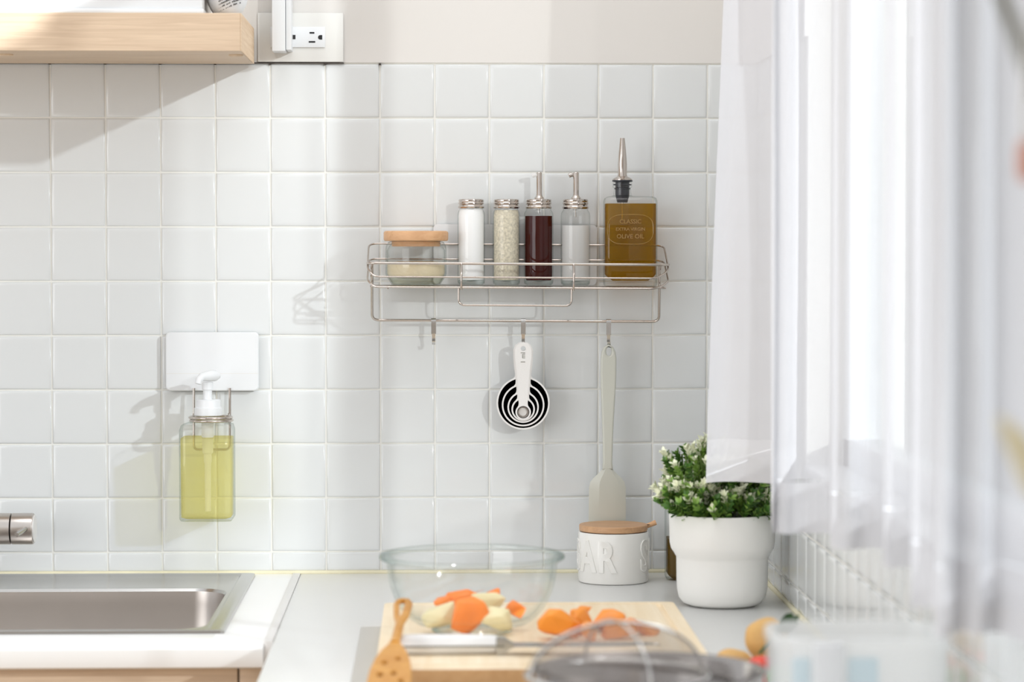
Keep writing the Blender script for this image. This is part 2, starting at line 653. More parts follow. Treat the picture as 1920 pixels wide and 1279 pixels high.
# window
bm = bmesh.new()
for a in ((WY0, WY0 - 0.04, WZ0, WZ1), (WY1, WY1 + 0.04, WZ0, WZ1), (WY0, WY1, WZ0, WZ0 + 0.04), (WY0, WY1, WZ1 - 0.04, WZ1)):
    box(bm, WALLX + 0.045, WALLX + 0.085, a[0], a[1], a[2], a[3], 0.002)
win = struct('window_1', bm, M['white'], smooth=30)
obj('pane', bbox_bm(WALLX + 0.062, WALLX + 0.066, WY0 - 0.038, WY1 + 0.038, WZ0 + 0.038, WZ1 - 0.038), M['pane'], win, None)
obj('window_sill', bbox_bm(WALLX - 0.004, WALLX + 0.045, WY0, WY1, WZ0 - 0.002, WZ0 + 0.006, 0.001), M['white'], win)

struct('floor', bbox_bm(-3.0, 1.2, -5.6, 0.0, -0.95, -0.9), M['floor'])
struct('wall_front', bbox_bm(-3.0, 1.2, -5.7, -5.6, -0.9, 1.5), M['taupe'])

# joints: black strip colouring in the shade of the gap above the tiles, yellowed beads along the worktop
bm = bmesh.new()
box(bm, -1.0, X(645, 0, 118), -0.0058, -0.0002, rowz[-1] - 0.0002, rowz[-1] + 0.0010)
for k in range(2, 10):
    box(bm, colx[k] - 0.0016, colx[k] + 0.0016, -0.0056, -0.0002, rowz[-1] - 0.0022, rowz[-1])
struct('gap_shade_1', bm, M['gap'])
struct('trim_2', tube(bmesh.new(), [(-1.1, -0.0025, 0.0015), (WALLX - .003, -0.0025, 0.0015)], 0.0032, 8), M['caulk'], smooth=60)
struct('trim_3', tube(bmesh.new(), [(WALLX - 0.0025, -0.005, 0.0015), (WALLX - 0.0025, -2.4, 0.0015)], 0.0034, 8), M['caulk'], smooth=60)

# ================================================================== WORKTOPS, SINK, CABINETS
SX0, SX1, SY0, SY1 = -1.02, -0.2515, -0.577, -0.024       # sink outline
JX = -0.2002                                             # joint between the worktops
bm = bmesh.new()
prof = [(0.0, 0.0), (-0.640, 0.0), (-0.646, -0.0025), (-0.650, -0.008), (-0.651, -0.020), (-0.648, -0.029), (-0.640, -0.032), (0.0, -0.032)]


def strip(bm, x0, x1, pr):
    a = [bm.verts.new((x0, y, z)) for y, z in pr]
    b = [bm.verts.new((x1, y, z)) for y, z in pr]
    n = len(pr)
    for k in range(n):
        bm.faces.new((a[k], a[(k + 1) % n], b[(k + 1) % n], b[k]))
    bm.faces.new(a)
    bm.faces.new(b)


HX0, HX1, HY0, HY1 = SX0 + 0.01, SX1 - 0.01, SY0 + 0.008, SY1 - 0.006
strip(bm, HX1, JX, prof)
strip(bm, -1.25, HX0, prof)
strip(bm, HX0, HX1, [(0, 0), (HY1, 0), (HY1, -0.032), (0, -0.032)])
strip(bm, HX0, HX1, [(HY0, 0)] + prof[1:7] + [(HY0, -0.032)])
bmesh.ops.remove_doubles(bm, verts=bm.verts[:], dist=1e-5)
ct = obj('worktop', bm, M['counter'], None, 25)
tag(ct, 'white laminate worktop holding the sink, with a rounded front edge', 'worktop')

bm = bmesh.new()
box(bm, -0.1895, WALLX, -2.45, 0, -0.032, 0.0, 0.002)
ct2 = obj('worktop', bm, M['counter'], None, 30)
tag(ct2, 'white laminate worktop running along the right wall under the curtain', 'worktop')
js = obj('joint_strip', bbox_bm(JX + .0002, -0.1897, -0.645, -0.002, -0.03, 0.0012, 0.0004), M['alu'], ct2)
js['label'] = 'grey metal joint strip'

# sink
def rr(dx0, dx1, dy0, dy1, r, z):
    return rrect(SX0 + dx0, SX1 - dx1, SY0 + dy0, SY1 - dy1, r, z, 8)


sink = thing('kitchen_sink', ((SX0 + SX1) / 2, -0.3, 0.0), 'stainless steel sink set into the white worktop at lower left', 'sink')
bm = bmesh.new()
loft(bm, [rr(0, 0, 0, 0, .004, 0.0004), rr(0.0005, 0.0005, .0005, .0005, .004, 0.0034), rr(.003, .003, .003, .003, .004, .0042),
          rr(.018, .018, .010, .008, .004, .0040), rr(.021, .021, .012, .014, .004, .0010), rr(.022, .0225, .030, .12, .012, .0006),
          rr(.024, .0262, .034, .1365, .045, .0002), rr(.026, .0285, .036, .139, .045, -.0035)])
obj('rim', bm, M['steel2'], sink, 40)
bm = bmesh.new()
loft(bm, [rr(.026, .0285, .036, .139, .045, -.0035), rr(.0275, .030, .038, .1405, .044, -.02), rr(.032, .036, .042, .145, .042, -.165),
          rr(.045, .05, .055, .158, .035, -.182), rr(.07, .075, .08, .183, .02, -.185)], cap1=True)
obj('basin', bm, M['steel'], sink, 40)
bm = bmesh.new()
lathe(bm, [(0, .0015), (.035, .0015), (.042, .0005), (.042, -.002), (0, -.002)], (-0.62, -0.35, -0.183), 32)
obj('drain', bm, M['steel2'], sink)

# base cabinets
cab = thing('base_cabinet', (-0.7, -0.3, -0.9), 'pale oak base cabinet under the sink worktop', 'cabinet')
obj('body', bbox_bm(-1.24, JX - 0.002, -0.600, -0.002, -0.9, -0.2), M['oak'], cab, None)
obj('rail', bbox_bm(-1.24, JX - 0.002, -0.600, -0.585, -0.2, -0.034), M['oak'], cab, None)
sx = X(447, 0.62, 1262)
obj('door', bbox_bm(-0.74, sx - 0.0012, -0.6205, -0.6005, -0.86, -0.034, 0.0008), M['oak'], cab)
obj('door', bbox_bm(-1.24, -0.743, -0.6205, -0.6005, -0.86, -0.034, 0.0008), M['oak'], cab)
obj('filler_panel', bbox_bm(sx + 0.0012, -0.197, -0.6195, -0.6005, -0.9, -0.034, 0.0006), M['oak'], cab)
cab2 = thing('base_cabinet', (0.13, -1.5, -0.9), 'base cabinet carrying the worktop along the right wall, side hidden below the worktop edge', 'cabinet')
obj('body', bbox_bm(-0.165, WALLX - .002, -2.42, -0.655, -0.9, -0.034), M['oak'], cab2, None)

# mixer tap
e = 0.09
tz, tr_, txe = Z(991.5, e, 40), 0.0216, X(64, e, 991)
tap = thing('mixer_tap', (-0.70, -e, 0.003), 'brushed steel mixer tap end with a small lever above the sink, at the left edge', 'tap')
bm = bmesh.new()
lathe(bm, [(0, -.15), (tr_ - .001, -.15), (tr_, -.149), (tr_, X(21.5, e, 991) - txe - .0005), (tr_ - .0012, X(21.5, e, 991) - txe), (0, X(21.5, e, 991) - txe)], (txe, -e, tz), 48, 'X')
lathe(bm, [(0.026, 0), (0.026, .006), (.0195, .010), (.0195, tz - .01), (0, tz - .01)], (-0.70, -e, 0.0015), 40)
obj('tap_body', bm, M['steel'], tap, 30)
bm = bmesh.new()
xa = X(23, e, 991) - txe
lathe(bm, [(0, xa), (tr_ - .001, xa), (tr_, xa + .0006), (tr_, -.0022), (tr_ - .0006, -.0006), (tr_ - .0026, 0), (0, 0)], (txe, -e, tz), 48, 'X')
knob = obj('handle', bm, M['steel'], tap, 30)
bm = bmesh.new()
p1, p2 = at(48, 992, e + .020), at(31, 1003, e + .040)
tube(bm, [p1, p2], 0.0035, 12)
obj('lever', bm, M['steel2'], knob, 40)
obj('end_disc', lathe(bmesh.new(), [(0, 0), (tr_ - .0028, 0), (tr_ - .0028, .0012), (0, .0014)], (txe, -e, tz), 40, 'X'), M['alu'], knob, 30)

# ================================================================== WALL SHELF AND WHAT STANDS ON IT
ez = 0.266
sz0, sz1, sxr = Z(95.5, ez, 300), Z(24, ez, 300), X(452.5, ez, 60)
shelf = thing('wall_shelf', (-0.7, -0.13, sz0), 'thick pale oak wall shelf above the tiles at upper left', 'shelf')
obj('board', bbox_bm(-1.2, sxr - .0012, -ez, -0.022, sz0, sz1, 0.0006, 1), M['oak'], shelf)
tag(obj('edge_band', bbox_bm(sxr - .0011, sxr, -ez, -0.022, sz0, sz1, 0.0003, 1), M['oak_raw'], shelf), 'lighter end veneer')
obj('wall_cleat', bbox_bm(-1.2, sxr - .0025, -0.0215, -0.005, sz0 + .002, sz1 - .004), M['oak'], shelf, None)
for px, sg in ((441, 1), (8, -1)):
    c = at(px, 103, 0.215)
    lathe(bm := bmesh.new(), [(0, -.0022), (.008, -.0022), (.0095, -.0012), (.0095, 0.001), (0, .001)], (c.x, -0.2, sz0), 20)
    obj('cover_cap', bm, M['oak_raw'], shelf)

bxr = X(380, 0.255, 10)
bx = thing('storage_box', (-0.6, -0.15, sz1), 'white lidded storage box standing on the left of the wall shelf', 'box')
obj('body', bbox_bm(-1.1, bxr, -0.255, -0.05, sz1 + .006, sz1 + .11, 0.003), M['white'], bx)
obj('base_lip', bbox_bm(-1.103, bxr + .0015, -0.258, -0.048, sz1 + .0003, sz1 + .0065, 0.0015), M['white'], bx)
obj('lid', bbox_bm(-1.103, bxr + .0015, -0.258, -0.048, sz1 + .1105, sz1 + .125, 0.002), M['white'], bx)

# printed pouch
pc = Vector((X(425, 0.21, 0), -0.205, sz1 + 0.052))
pouch = thing('printed_bag', (pc.x, pc.y, sz1), 'bulging white bag with slanted rows of small black print, at the shelf end', 'bag')
bm = bmesh.new()
bmesh.ops.create_uvsphere(bm, u_segments=32, v_segments=20, radius=1)
for v in bm.verts:
    d = v.co.normalized()
    s = 1.0 + 0.03 * noise.noise(d * 3)
    v.co = Vector((d.x * 0.031 * s, d.y * 0.048 * s, max(-0.0518, d.z * 0.060 * s)))
    v.co += pc
obj('sack', bm, M['white'], pouch, 60)
bm = bmesh.new()
rng = random.Random(3)
for row in range(5):
    u = -0.008
    while u < 0.023:
        wlen = rng.uniform(.0006, .0013)
        x = u
        z = -0.0475 + row * 0.0040 + (u + 0.008) * 0.42
        q = 1 - (x / .031) ** 2 - (z / .060) ** 2
        y = -0.048 * math.sqrt(max(q, .02)) - .0008
        if rng.random() < .85:
            box(bm, pc.x + x, pc.x + x + wlen, pc.y + y - .0003, pc.y + y + .0012, pc.z + z, pc.z + z + rng.uniform(.0012, .0022))
        u += wlen + rng.uniform(.0005, .0012)
pr = obj('print', bm, M['black'], pouch, None)
pr['label'] = 'small black print'
pr['kind'] = 'stuff'

# cable duct and socket
dux0, dux1, dux2, duz = X(510, .05, 50), X(530, .055, 50), X(546, .05, 50), Z(95, .053, 530)
du = thing('cable_duct', ((dux0 + dux2) / 2, -0.02, duz), 'white vertical cable duct running up the wall beside the socket', 'duct')
obj('channel', bbox_bm(dux0, dux1 + .0035, -0.053, -0.0075, duz - .0006, 1.3, 0.0012), M['white'], du)
obj('cover', bbox_bm(dux1 + .004, dux2, -0.050, -0.0075, duz + .0012, 1.3, 0.0012), M['white'], du)
so = thing('wall_socket', (X(565, .006, 70), -0.0045, Z(116, .006, 565)), 'off-white double socket plate on the painted wall right of the shelf', 'socket')
ee = 0.0085
obj('plate', bbox_bm(X(485, ee), X(645, ee), -ee + .001, -0.0046, Z(116, ee, 565), Z(24, ee, 565), 0.0012), M['plate'], so)
obj('receptacle', bbox_bm(X(509, ee), X(611, ee), -0.0098, -0.0074, Z(89, ee, 565), Z(50.5, ee, 565), 0.0008), M['white'], so)


def slot(px, py, w, h):
    c = at(px, py, .0100)
    return obj('slot', bbox_bm(c.x - w / 2660, c.x + w / 2660, -.01015, -.0097, c.z - h / 2660, c.z + h / 2660), M['black'], so, None)


slot(585, 61.5, 9, 3)
slot(585, 78.5, 12, 3)
slot(551.5, 69.5, 5, 8)
c = at(601, 70, .01)
bm = bmesh.new()
hw = 4.2 / 1330
pts = [(c.x + 3.2 / 1330, c.z - hw), (c.x + 3.2 / 1330, c.z + hw)] + [(c.x - .4 / 1330 - hw * math.sin(a), c.z + hw * math.cos(a)) for a in [PI * k / 10 for k in range(11)]]
loft(bm, [[Vector((x, -.0097, z)) for x, z in pts], [Vector((x, -.01015, z)) for x, z in pts]], cap0=True, cap1=True)
obj('slot', bm, M['black'], so, None)

# ================================================================== SOAP DISPENSER ON ITS HOLDER
k1 = 1340.0
sh = thing('soap_holder', (X(397, .01, 680), -0.0045, Z(733, .01, 397)), 'white adhesive holder plate with chrome ring, on the tiles above the sink', 'holder')
bm = bmesh.new()
bm2 = rrect(X(311, .012, 680), X(485, .012, 680), Z(733, .012, 400), Z(623, .012, 400), .006, 0, 5)
loft(bm, [[Vector((p.x, -0.0048, p.y)) for p in bm2], [Vector((p.x, -0.0135, p.y)) for p in bm2],
          [Vector((p.x + (.0012 if p.x < X(397) else -.0012), -0.0150, p.y + (.0012 if p.y < Z(680) else -.0012))) for p in bm2]], cap0=True, cap1=True)
obj('plate', bm, M['white'], sh, 35)
obj('seam', bbox_bm(X(312, .015, 700), X(484, .015, 700), -.01508, -.0149, Z(701, .015, 400), Z(700, .015, 400)), M['plate'], sh, None)
bm = bmesh.new()
ew = 0.0205
xl, xr = X(363, ew, 750), X(430.5, ew, 750)
pth = fillet([(xl, -ew + .004, Z(728, ew, 397)), (xl, -ew, Z(843, ew, 397)), (xr, -ew, Z(843, ew, 397)), (xr, -ew + .004, Z(728, ew, 397))], .007, 6)
tube(bm, pth, .0019, 10)
obj('wire_frame', bm, M['chrome'], sh, 60)
ringc = Vector((X(395, .062, 782), -0.062, Z(782.5, .062, 395)))
bm = bmesh.new()
rg = [ringc + Vector((.0292 * math.cos(a), .0292 * math.sin(a), 0)) for a in [2 * PI * k / 40 for k in range(40)]]
tube(bm, rg, .0017, 10, closed=True)
rg2 = [p + Vector((0.001, 0, -.0042)) for p in rg]
tube(bm, rg2, .0017, 10, closed=True)
for xx in (xl + .001, xr - .001):
    tube(bm, [(xx, -ew - .001, Z(775, ew)), (xx, -ew - .004, ringc.z), (xx, ringc.y + .018, ringc.z)], .0017, 10)
obj('ring', bm, M['chrome'], sh, 60)

BC = Vector((X(389, .062, 880), -0.062, Z(975, .062, 390)))
BW, BD = 0.0365, 0.0355
zt_ = Z(792, .062, 390)
sb = thing('soap_dispenser', BC, 'square clear pump bottle of pale yellow soap hanging in the chrome ring', 'dispenser')


def sq(hw_, hd, r, z, c=BC):
    return rrect(c.x - hw_, c.x + hw_, c.y - hd, c.y + hd, r, z, 6)


def to_circle(r, z, c, n=6):
    pts = []
    for a0 in (0, 90, 180, 270):
        for k in range(n + 1):
            a = R(a0 + 90 * k / n)
            pts.append(Vector((c.x + r * math.cos(a), c.y + r * math.sin(a), z)))
    return pts


bm = bmesh.new()
loft(bm, [sq(BW - .006, BD - .006, .006, BC.z + .0008), sq(BW - .002, BD - .002, .010, BC.z + .0008), sq(BW, BD, .010, BC.z + .004), sq(BW, BD, .010, zt_ - .010),
          sq(BW - .002, BD - .002, .012, zt_ - .003), sq(BW - .010, BD - .010, .016, zt_), to_circle(.020, zt_ + .001, BC), to_circle(.0185, zt_ + .004, BC), to_circle(.0185, ringc.z + .004, BC)], cap0=True)
obj('bottle', bm, M['glass'], sb, 50)
bm = bmesh.new()
zl = Z(820, .062, 390)
loft(bm, [sq(BW - .008, BD - .008, .007, BC.z + .004), sq(BW - .0025, BD - .0025, .009, BC.z + .006), sq(BW - .0018, BD - .0018, .009, zl)], cap0=True, cap1=True)
obj('liquid', bm, M['soap'], sb, 50)
bm = bmesh.new()
zc0, zc1 = ringc.z + .003, Z(749, .062, 390)
lathe(bm, [(0, zc0), (.0195, zc0), (.0195, zc0 + .010), (.0175, zc0 + .0108), (.0170, zc1 - .001), (.0155, zc1), (0, zc1)], (BC.x + .0015, BC.y, 0), 40)
obj('collar', bm, M['white'], sb, 35)
pump = bm = bmesh.new()
lathe(bm, [(.0062, zc1 - .001), (.0062, zc1 + .013), (.0080, zc1 + .0135), (.0080, zc1 + .024), (0, zc1 + .024)], (BC.x + .0005, BC.y, 0), 28)
obj('pump_stem', bm, M['white'], sb, 40)
bm = bmesh.new()
hz = Z(706, .062, 390)
pa, pb = at(411, 705, .062), at(377, 709, .085)
hp = [Vector((pa.x, -.055, hz + .001)), Vector((pa.x - .006, -.058, hz + .001)), Vector((pa.x - .013, -.066, hz + .001)), Vector((pb.x, -.080, hz)), Vector((pb.x - .003, -.086, hz - .004)), Vector((pb.x - .004, -.087, hz - .009))]
tube(bm, hp, .005, 14, rad=[.004, .0078, .0078, .0055, .0048, .0045])
obj('pump_head', bm, M['white'], sb, 50)
bm = bmesh.new()
zs = zt_ + .003
lathe(bm, [(.0085, zs), (.0085, zs - .022), (.0078, zs - .024), (.0074, zs - .045), (.0055, zs - .047), (.0055, zs - .058), (.0045, zs - .06), (.0042, BC.z + .012), (0, BC.z + .012)], (BC.x + .0005, BC.y, 0), 20)
obj('dip_tube', bm, M['cloudy'], sb, 40)
bm = bmesh.new()
tube(bm, [Vector((BC.x + .0005 + .0055 * math.cos(t), BC.y + .0055 * math.sin(t), zs - .002 - .0031 * t / (PI))) for t in [k * PI / 7 for k in range(84)]], .0006, 6)
obj('spring', bm, M['steel2'], sb, 60)

# ================================================================== WIRE RACK
RE = 0.100                                     # front plane of the rack
rack = thing('wire_rack', (X(968, .05, 540), -0.0045, Z(540, .05, 968)), 'chrome wire spice rack mounted on the tiled wall', 'rack')
bm = bmesh.new()
pl = rrect(X(812, .01, 480), X(1119, .01, 480), Z(534, .01, 968), Z(421, .01, 968), .006, 0, 5)
loft(bm, [[Vector((p.x, -.0048, p.y)) for p in pl], [Vector((p.x, -.0078, p.y)) for p in pl], [Vector((p.x * .998 + .002 * X(968), -.0088, p.y * .998 + .002 * Z(478))) for p in pl]], cap0=True, cap1=True)
tag(obj('adhesive_plate', bm, M['white'], rack, 35), 'white adhesive plate')
xL, xR = X(697, RE, 520), X(1237, RE, 520)
oL, oR = X(689.5, .06, 480), X(1250, .06, 480)
yb = -0.0105
# thick loop: top rail across the front, sides and hanging bar below it
ztop, zbar, eb = Z(495, RE, 968), Z(602, .036, 968), .036
bm = bmesh.new()
tube(bm, fillet([(oL, yb, ztop), (oL, -RE, ztop), (oR, -RE, ztop), (oR, yb, ztop)], .014, 7), .0019, 10)
obj('top_rail', bm, M['chrome'], rack, 60)
bm = bmesh.new()
xLb, xRb = X(698, eb, 590), X(1236, eb, 590)
tube(bm, fillet([(xL, -RE + .001, ztop), (xLb, -eb, zbar), (xRb, -eb, zbar), (xR, -RE + .001, ztop)], .011, 7), .0020, 10)
obj('hanging_bar', bm, M['chrome'], rack, 60)
for (yf, ybk, nm) in ((520.5, 458.5, 'middle_rail'), (540, 487, 'lower_rail')):
    zf, zk = Z(yf, RE, 968), Z(ybk, .01, 968)
    bm = bmesh.new()
    tube(bm, fillet([(oL, yb, zk), (oL, -RE * .93, zk - (zk - zf) * .75), (xL + .003, -RE - .002, zf), (xR - .003, -RE - .002, zf), (oR, -RE * .93, zk - (zk - zf) * .75), (oR, yb, zk)], .014, 7, closed=True), .00135, 8, closed=True)
    obj(nm, bm, M['chrome'], rack, 60)
zfl = Z(540, RE, 968)
for px in (865, 1075.5):
    xx = X(px, RE, 520)
    obj('upright', tube(bmesh.new(), [(xx, -RE - .0005, ztop), (xx, -RE - .0042, ztop - .006), (xx, -RE - .0042, zfl + .003), (xx, -RE - .001, zfl - .003)], .0015, 8), M['chrome'], rack, 60)
bm = bmesh.new()
xa, xb = X(860, RE, 550), X(1072, RE, 550)
tube(bm, fillet([(xa, -RE, zfl), (xa, -RE, Z(573, RE)), (xb, -RE, Z(573, RE)), (xb, -RE, zfl)], .009, 6), .0015, 8)
obj('front_loop', bm, M['chrome'], rack, 60)
zfw = zfl + .0008
for k in range(8):
    yy = -.014 - k * .0115
    obj('floor_wire', tube(bmesh.new(), [(oL + .004, yy, zfw), (oR - .004, yy, zfw)], .0011, 8), M['chrome'], rack, 60)
for xx in (X(730), xa, xb, X(1205)):
    obj('cross_wire', tube(bmesh.new(), [(xx, -.009, zfw - .0022), (xx, -RE, zfw - .0022)], .0012, 8), M['chrome'], rack, 60)
rack.rotation_euler = (0, R(0.36), 0)
RTILT = math.tan(R(0.36))


def zfloor(x):
    """height of the rack's wire floor at x"""
    return zfw + .0013 - (x - X(968, .05, 540)) * RTILT


# hooks on the bar
def zbar_at(x):
    return zbar - (x - X(968, .05, 540)) * RTILT


def ribbon(bm, pts, w, t=.0010):
    """flat strap: w wide (along X unless given per point as (w, twist)), t thick"""
    P_ = [Vector(p) for p in pts]
    rings = []
    for i, p in enumerate(P_):
        tan = (P_[min(i + 1, len(P_) - 1)] - P_[max(i - 1, 0)]).normalized()
        wi = w[i] if isinstance(w, (list, tuple)) else w
        sdir = Vector((1, 0, 0))
        nrm = tan.cross(sdir).normalized()
        rings.append([p + sdir * wi / 2 + nrm * t / 2, p - sdir * wi / 2 + nrm * t / 2, p - sdir * wi / 2 - nrm * t / 2, p + sdir * wi / 2 - nrm * t / 2])
    loft(bm, rings, cap0=True, cap1=True)


hooks = []
for px, lab in ((813, 'empty steel hook hanging left on the rack bar'), (981, 'steel hook on the rack bar carrying the measuring cups'), (1141, 'steel hook on the rack bar carrying the pale green spatula')):
    x = X(px, eb, 610)
    zb_ = zbar_at(x)
    h = thing('hook', (x, -eb, zb_), lab, 'hook', 'hooks on the rack bar')
    pts = []
    for k in range(9):
        a = R(-30 + 210 * k / 8)
        pts.append((x, -eb + .0029 * math.cos(a), zb_ + .0029 * math.sin(a)))
    zd = zb_ - 25 / 1340
    pts += [(x, -eb - .0030, zb_ - .006), (x, -eb - .0030, zd)]
    ws = [.0066] * len(pts)
    bm = bmesh.new()
    ribbon(bm, pts, ws)
    obj('strap', bm, M['steel2'], h, 40)
    bm = bmesh.new()
    zj = zb_ - 44 / 1340
    jp = [(x, -eb - .0030, zd + .001), (x, -eb - .0020, zd - .004), (x, -eb - .001, zj + .005)] + [(x, -eb - .0055 + .0045 * math.cos(a), zj + .0045 + -.0045 * math.sin(a)) for a in [R(t) for t in range(0, 200, 20)]]
    ribbon(bm, jp, [.0050, .0044] + [.0046] * (len(jp) - 2), .0012)
    obj('tip', bm, M['steel2'], h, 40)
    hooks.append((x, -eb - .0055, zj))

# ---------- measuring cups
cups = [(755.8, 50.0, .0310), (759.6, 40.0, .0250), (763.6, 29.5, .0190), (767.5, 22.0, .0145), (773.0, 14.5, .0100)]
names = ['largest of the nested measuring cups, outermost dark-lined bowl on the hook', 'second largest nested measuring cup, just inside the outermost one', 'middle-sized nested measuring cup, third ring from outside',
         'second smallest nested measuring cup, fourth ring from outside', 'smallest nested measuring cup in the centre, its pale handle in front']
cxm = X(980.8, .045, 755)
zht = Z(641, .045, 981)
for i, (cy, rp, dep) in enumerate(cups):
    er = .0445 + i * .0012
    rr_ = rp / 1346
    cz = Z(cy, er, 981)
    cup = thing('measuring_cup', (cxm, -er, cz - rr_), names[i], 'cup', 'nested measuring cups')
    bm = bmesh.new()
    ri = rr_ - .0022
    prof_ = [(ri, 0), (ri * .97, dep * .25), (ri * .90, dep * .6), (ri * .78, dep * .88), (ri * .6, dep), (0, dep)]
    prof_ += [(0, dep - .0008), (ri * .58, dep - .0008), (ri * .75, dep * .86 - .0006), (ri * .86, dep * .6), (ri * .93, dep * .25), (ri - .0008, 0)]
    pr2 = [(r, h) for r, h in prof_]
    lathe(bm, pr2, (cxm, -er, cz), 40, 'Y')
    obj('bowl', bm, M['cupin'] if i < 4 else M['steel'], cup, 40)
    # rim and handle: a flat flange outline with shoulders into the handle
    wtop = (37, 35.5, 34, 32.5, 31)[i] / 1346 / 2
    wneck = (33, 31, 29, 27, 24)[i] / 1346 / 2
    wbase = (30, 28, 25, 22, 17)[i] / 1346 / 2
    a0 = math.asin(min(.95, (wbase + .0022) / rr_))
    outl = []
    for k in range(41):
        a = a0 + (2 * PI - 2 * a0) * k / 40
        outl.append((rr_ * math.sin(a), rr_ * math.cos(a)))
    top = zht - cz - i * .0002
    yb0 = outl[-1][1]
    left = [(-wbase - .0004, yb0 + .0025), (-wbase, yb0 + .006), (-wneck, max(top - .040, yb0 + .012)), (-wtop, top - .022), (-wtop, top - .011), (-wtop * .8, top - .0045), (-wtop * .42, top - .0008)]
    right = [(-x_, y_) for x_, y_ in reversed(left)]
    outer = outl + left + [(0, top)] + right
    outer = [(x_, y_) for x_, y_ in outer]
    holes = [[((ri) * math.sin(a), (ri) * math.cos(a)) for a in [2 * PI * k / 40 for k in range(40)]],
             [(.0036 * math.sin(a), top - .0085 + .0036 * math.cos(a)) for a in [2 * PI * k / 16 for k in range(16)]]]
    me = curve_mesh([outer] + holes, .0011)
    me.transform(Matrix.Translation((cxm, -er, cz)) @ FRONT)
    obj('rim_and_handle', me, M['alu'], cup, 35)
    if i == 4:
        obj('bowl_base', lathe(bmesh.new(), [(0, dep - .0020), (.0055, dep - .0020), (.0065, dep - .001), (0, dep - .001)], (cxm, -er, cz), 24, 'Y'), M['alu'], cup, 30)
        t = text_mesh('1 ml', .0090, .0002)
        t.transform(Matrix.Translation((cxm, -er - .0007, zht - .0222)) @ FRONT @ Matrix.Rotation(R(90), 4, 'Z'))
        tag(obj('engraving', t, M['darksteel'], cup, None), 'engraved measure')

# ---------- spatula
spx = [(646, 0, 0.4), (648, 0, 5), (652, 0, 9.5), (660, 0, 13), (672, 0, 14.6), (700, -.2, 14.6), (725, -.5, 14), (755, -.8, 12.4), (790, -1.2, 10.8), (830, -1.5, 9.4), (868, -1.8, 8.8), (880, -1.9, 10),
       (888, -2, 17), (896, -2.1, 26), (904, -2.2, 32), (914, -2.2, 34.5), (960, -2.4, 35), (1012, -2.6, 35.5), (1022, -2.6, 33), (1027, -2.6, 26)]
es = .0445
left, right = [], []
for (py, dx, hw_) in spx:
    c = at(1141 + dx, py, es)
    left.append((c.x - hw_ / 1346, c.z))
    right.append((c.x + hw_ / 1346, c.z))
sc = Vector((X(1140, es, 800), -es, Z(1027, es, 1140)))
outer = [(a - sc.x, b - sc.z) for a, b in left + right[::-1]]
hc = at(1141.5, 659, es)
hole = [((5.2 / 1346) * math.cos(a) + hc.x - sc.x, (8.5 / 1346) * math.sin(a) + hc.z - sc.z) for a in [2 * PI * k / 18 for k in range(18)]]
sp = thing('spatula', sc, 'pale sage silicone spatula hanging from the right hook behind the canister', 'spatula')
cut = 12
outer_h = [(a - sc.x, b - sc.z) for a, b in left[:cut] + right[:cut][::-1]]
me = curve_mesh([outer_h, hole], .0085, .0022)
me.transform(Matrix.Translation(sc) @ FRONT)
obj('handle', me, M['silicone'], sp, 50)
bm = bmesh.new()
rings = []
for (py, dx, hw_) in spx[cut - 2:]:
    c = at(1141 + dx, py, es)
    w_ = hw_ / 1346
    th = .0040 if py < 885 else .0045 - .0030 * (py - 885) / 140
    zz = c.z
    rings.append([Vector((c.x - w_, -es, zz)), Vector((c.x - w_ * .45, -es - th, zz)), Vector((c.x + w_ * .2, -es - th, zz)), Vector((c.x + w_ * .62, -es - th * .8, zz)), Vector((c.x + w_, -es, zz)), Vector((c.x + w_ * .5, -es + th * .6, zz)), Vector((c.x - w_ * .5, -es + th * .6, zz))])
loft(bm, rings, cap0=True, cap1=True)
obj('blade', bm, M['silicone'], sp, 12)

# ================================================================== JARS AND BOTTLES IN THE RACK
def glass_body(name, prof, c, parent, m=None, n=48):
    bm = bmesh.new()
    lathe(bm, prof, c, n)
    return obj(name, bm, m or M['glass'], parent, 40)


# sugar jar with wooden lid
ej = .0555
jc = Vector((X(780, ej, 500), -ej, zfloor(X(780, ej, 500))))
k2 = FPX / (DIST - ej)
R1 = 57.0 / k2
jar = thing('lidded_jar', jc, 'squat glass jar of cream granules with a round wooden lid', 'jar')
zl0 = Z(459, ej, 780) - jc.z
glass_body('glass', [(0, .0015), (R1 * .74, .0015), (R1 * .80, .0008), (R1 * .84, .004), (R1 * .97, .012), (R1, .016), (R1, zl0 - .006), (R1 * .98, zl0 - .001), (R1 * .90, zl0 + .004), (R1 * .80, zl0 + .005), (R1 * .79, zl0 + .003), (R1 * .88, zl0 - .002), (R1 * .955, zl0 - .008), (R1 * .955, .017), (R1 * .92, .013), (R1 * .6, .010), (0, .010)], (jc.x, jc.y, jc.z), jar)
glass_body('base_glass', [(0, .002), (R1 * .78, .002), (R1 * .93, .0125), (0, .0125)], (jc.x, jc.y, jc.z), jar, thin_glass('thick_base_glass', (.93, .94, .88), (.62, .68, .58), .03, 2.5))
zsug = Z(491, ej, 780) - jc.z
glass_body('granules', [(0, .0126), (R1 * .90, .0128), (R1 * .945, .017), (R1 * .945, zsug - .001), (R1 * .6, zsug + .0005), (0, zsug + .001)], (jc.x, jc.y, jc.z), jar, M['sugar'])
zA, zB = Z(452, ej, 780) - jc.z, Z(433, ej, 780) - jc.z
RL = 60.5 / k2
glass_body('lid', [(0, zA), (RL - .002, zA), (RL - .0005, zA + .001), (RL, zA + .003), (RL, zB - .003), (RL - .0008, zB - .001), (RL - .003, zB), (0, zB)], (jc.x, jc.y, jc.z), jar, M['beech'])
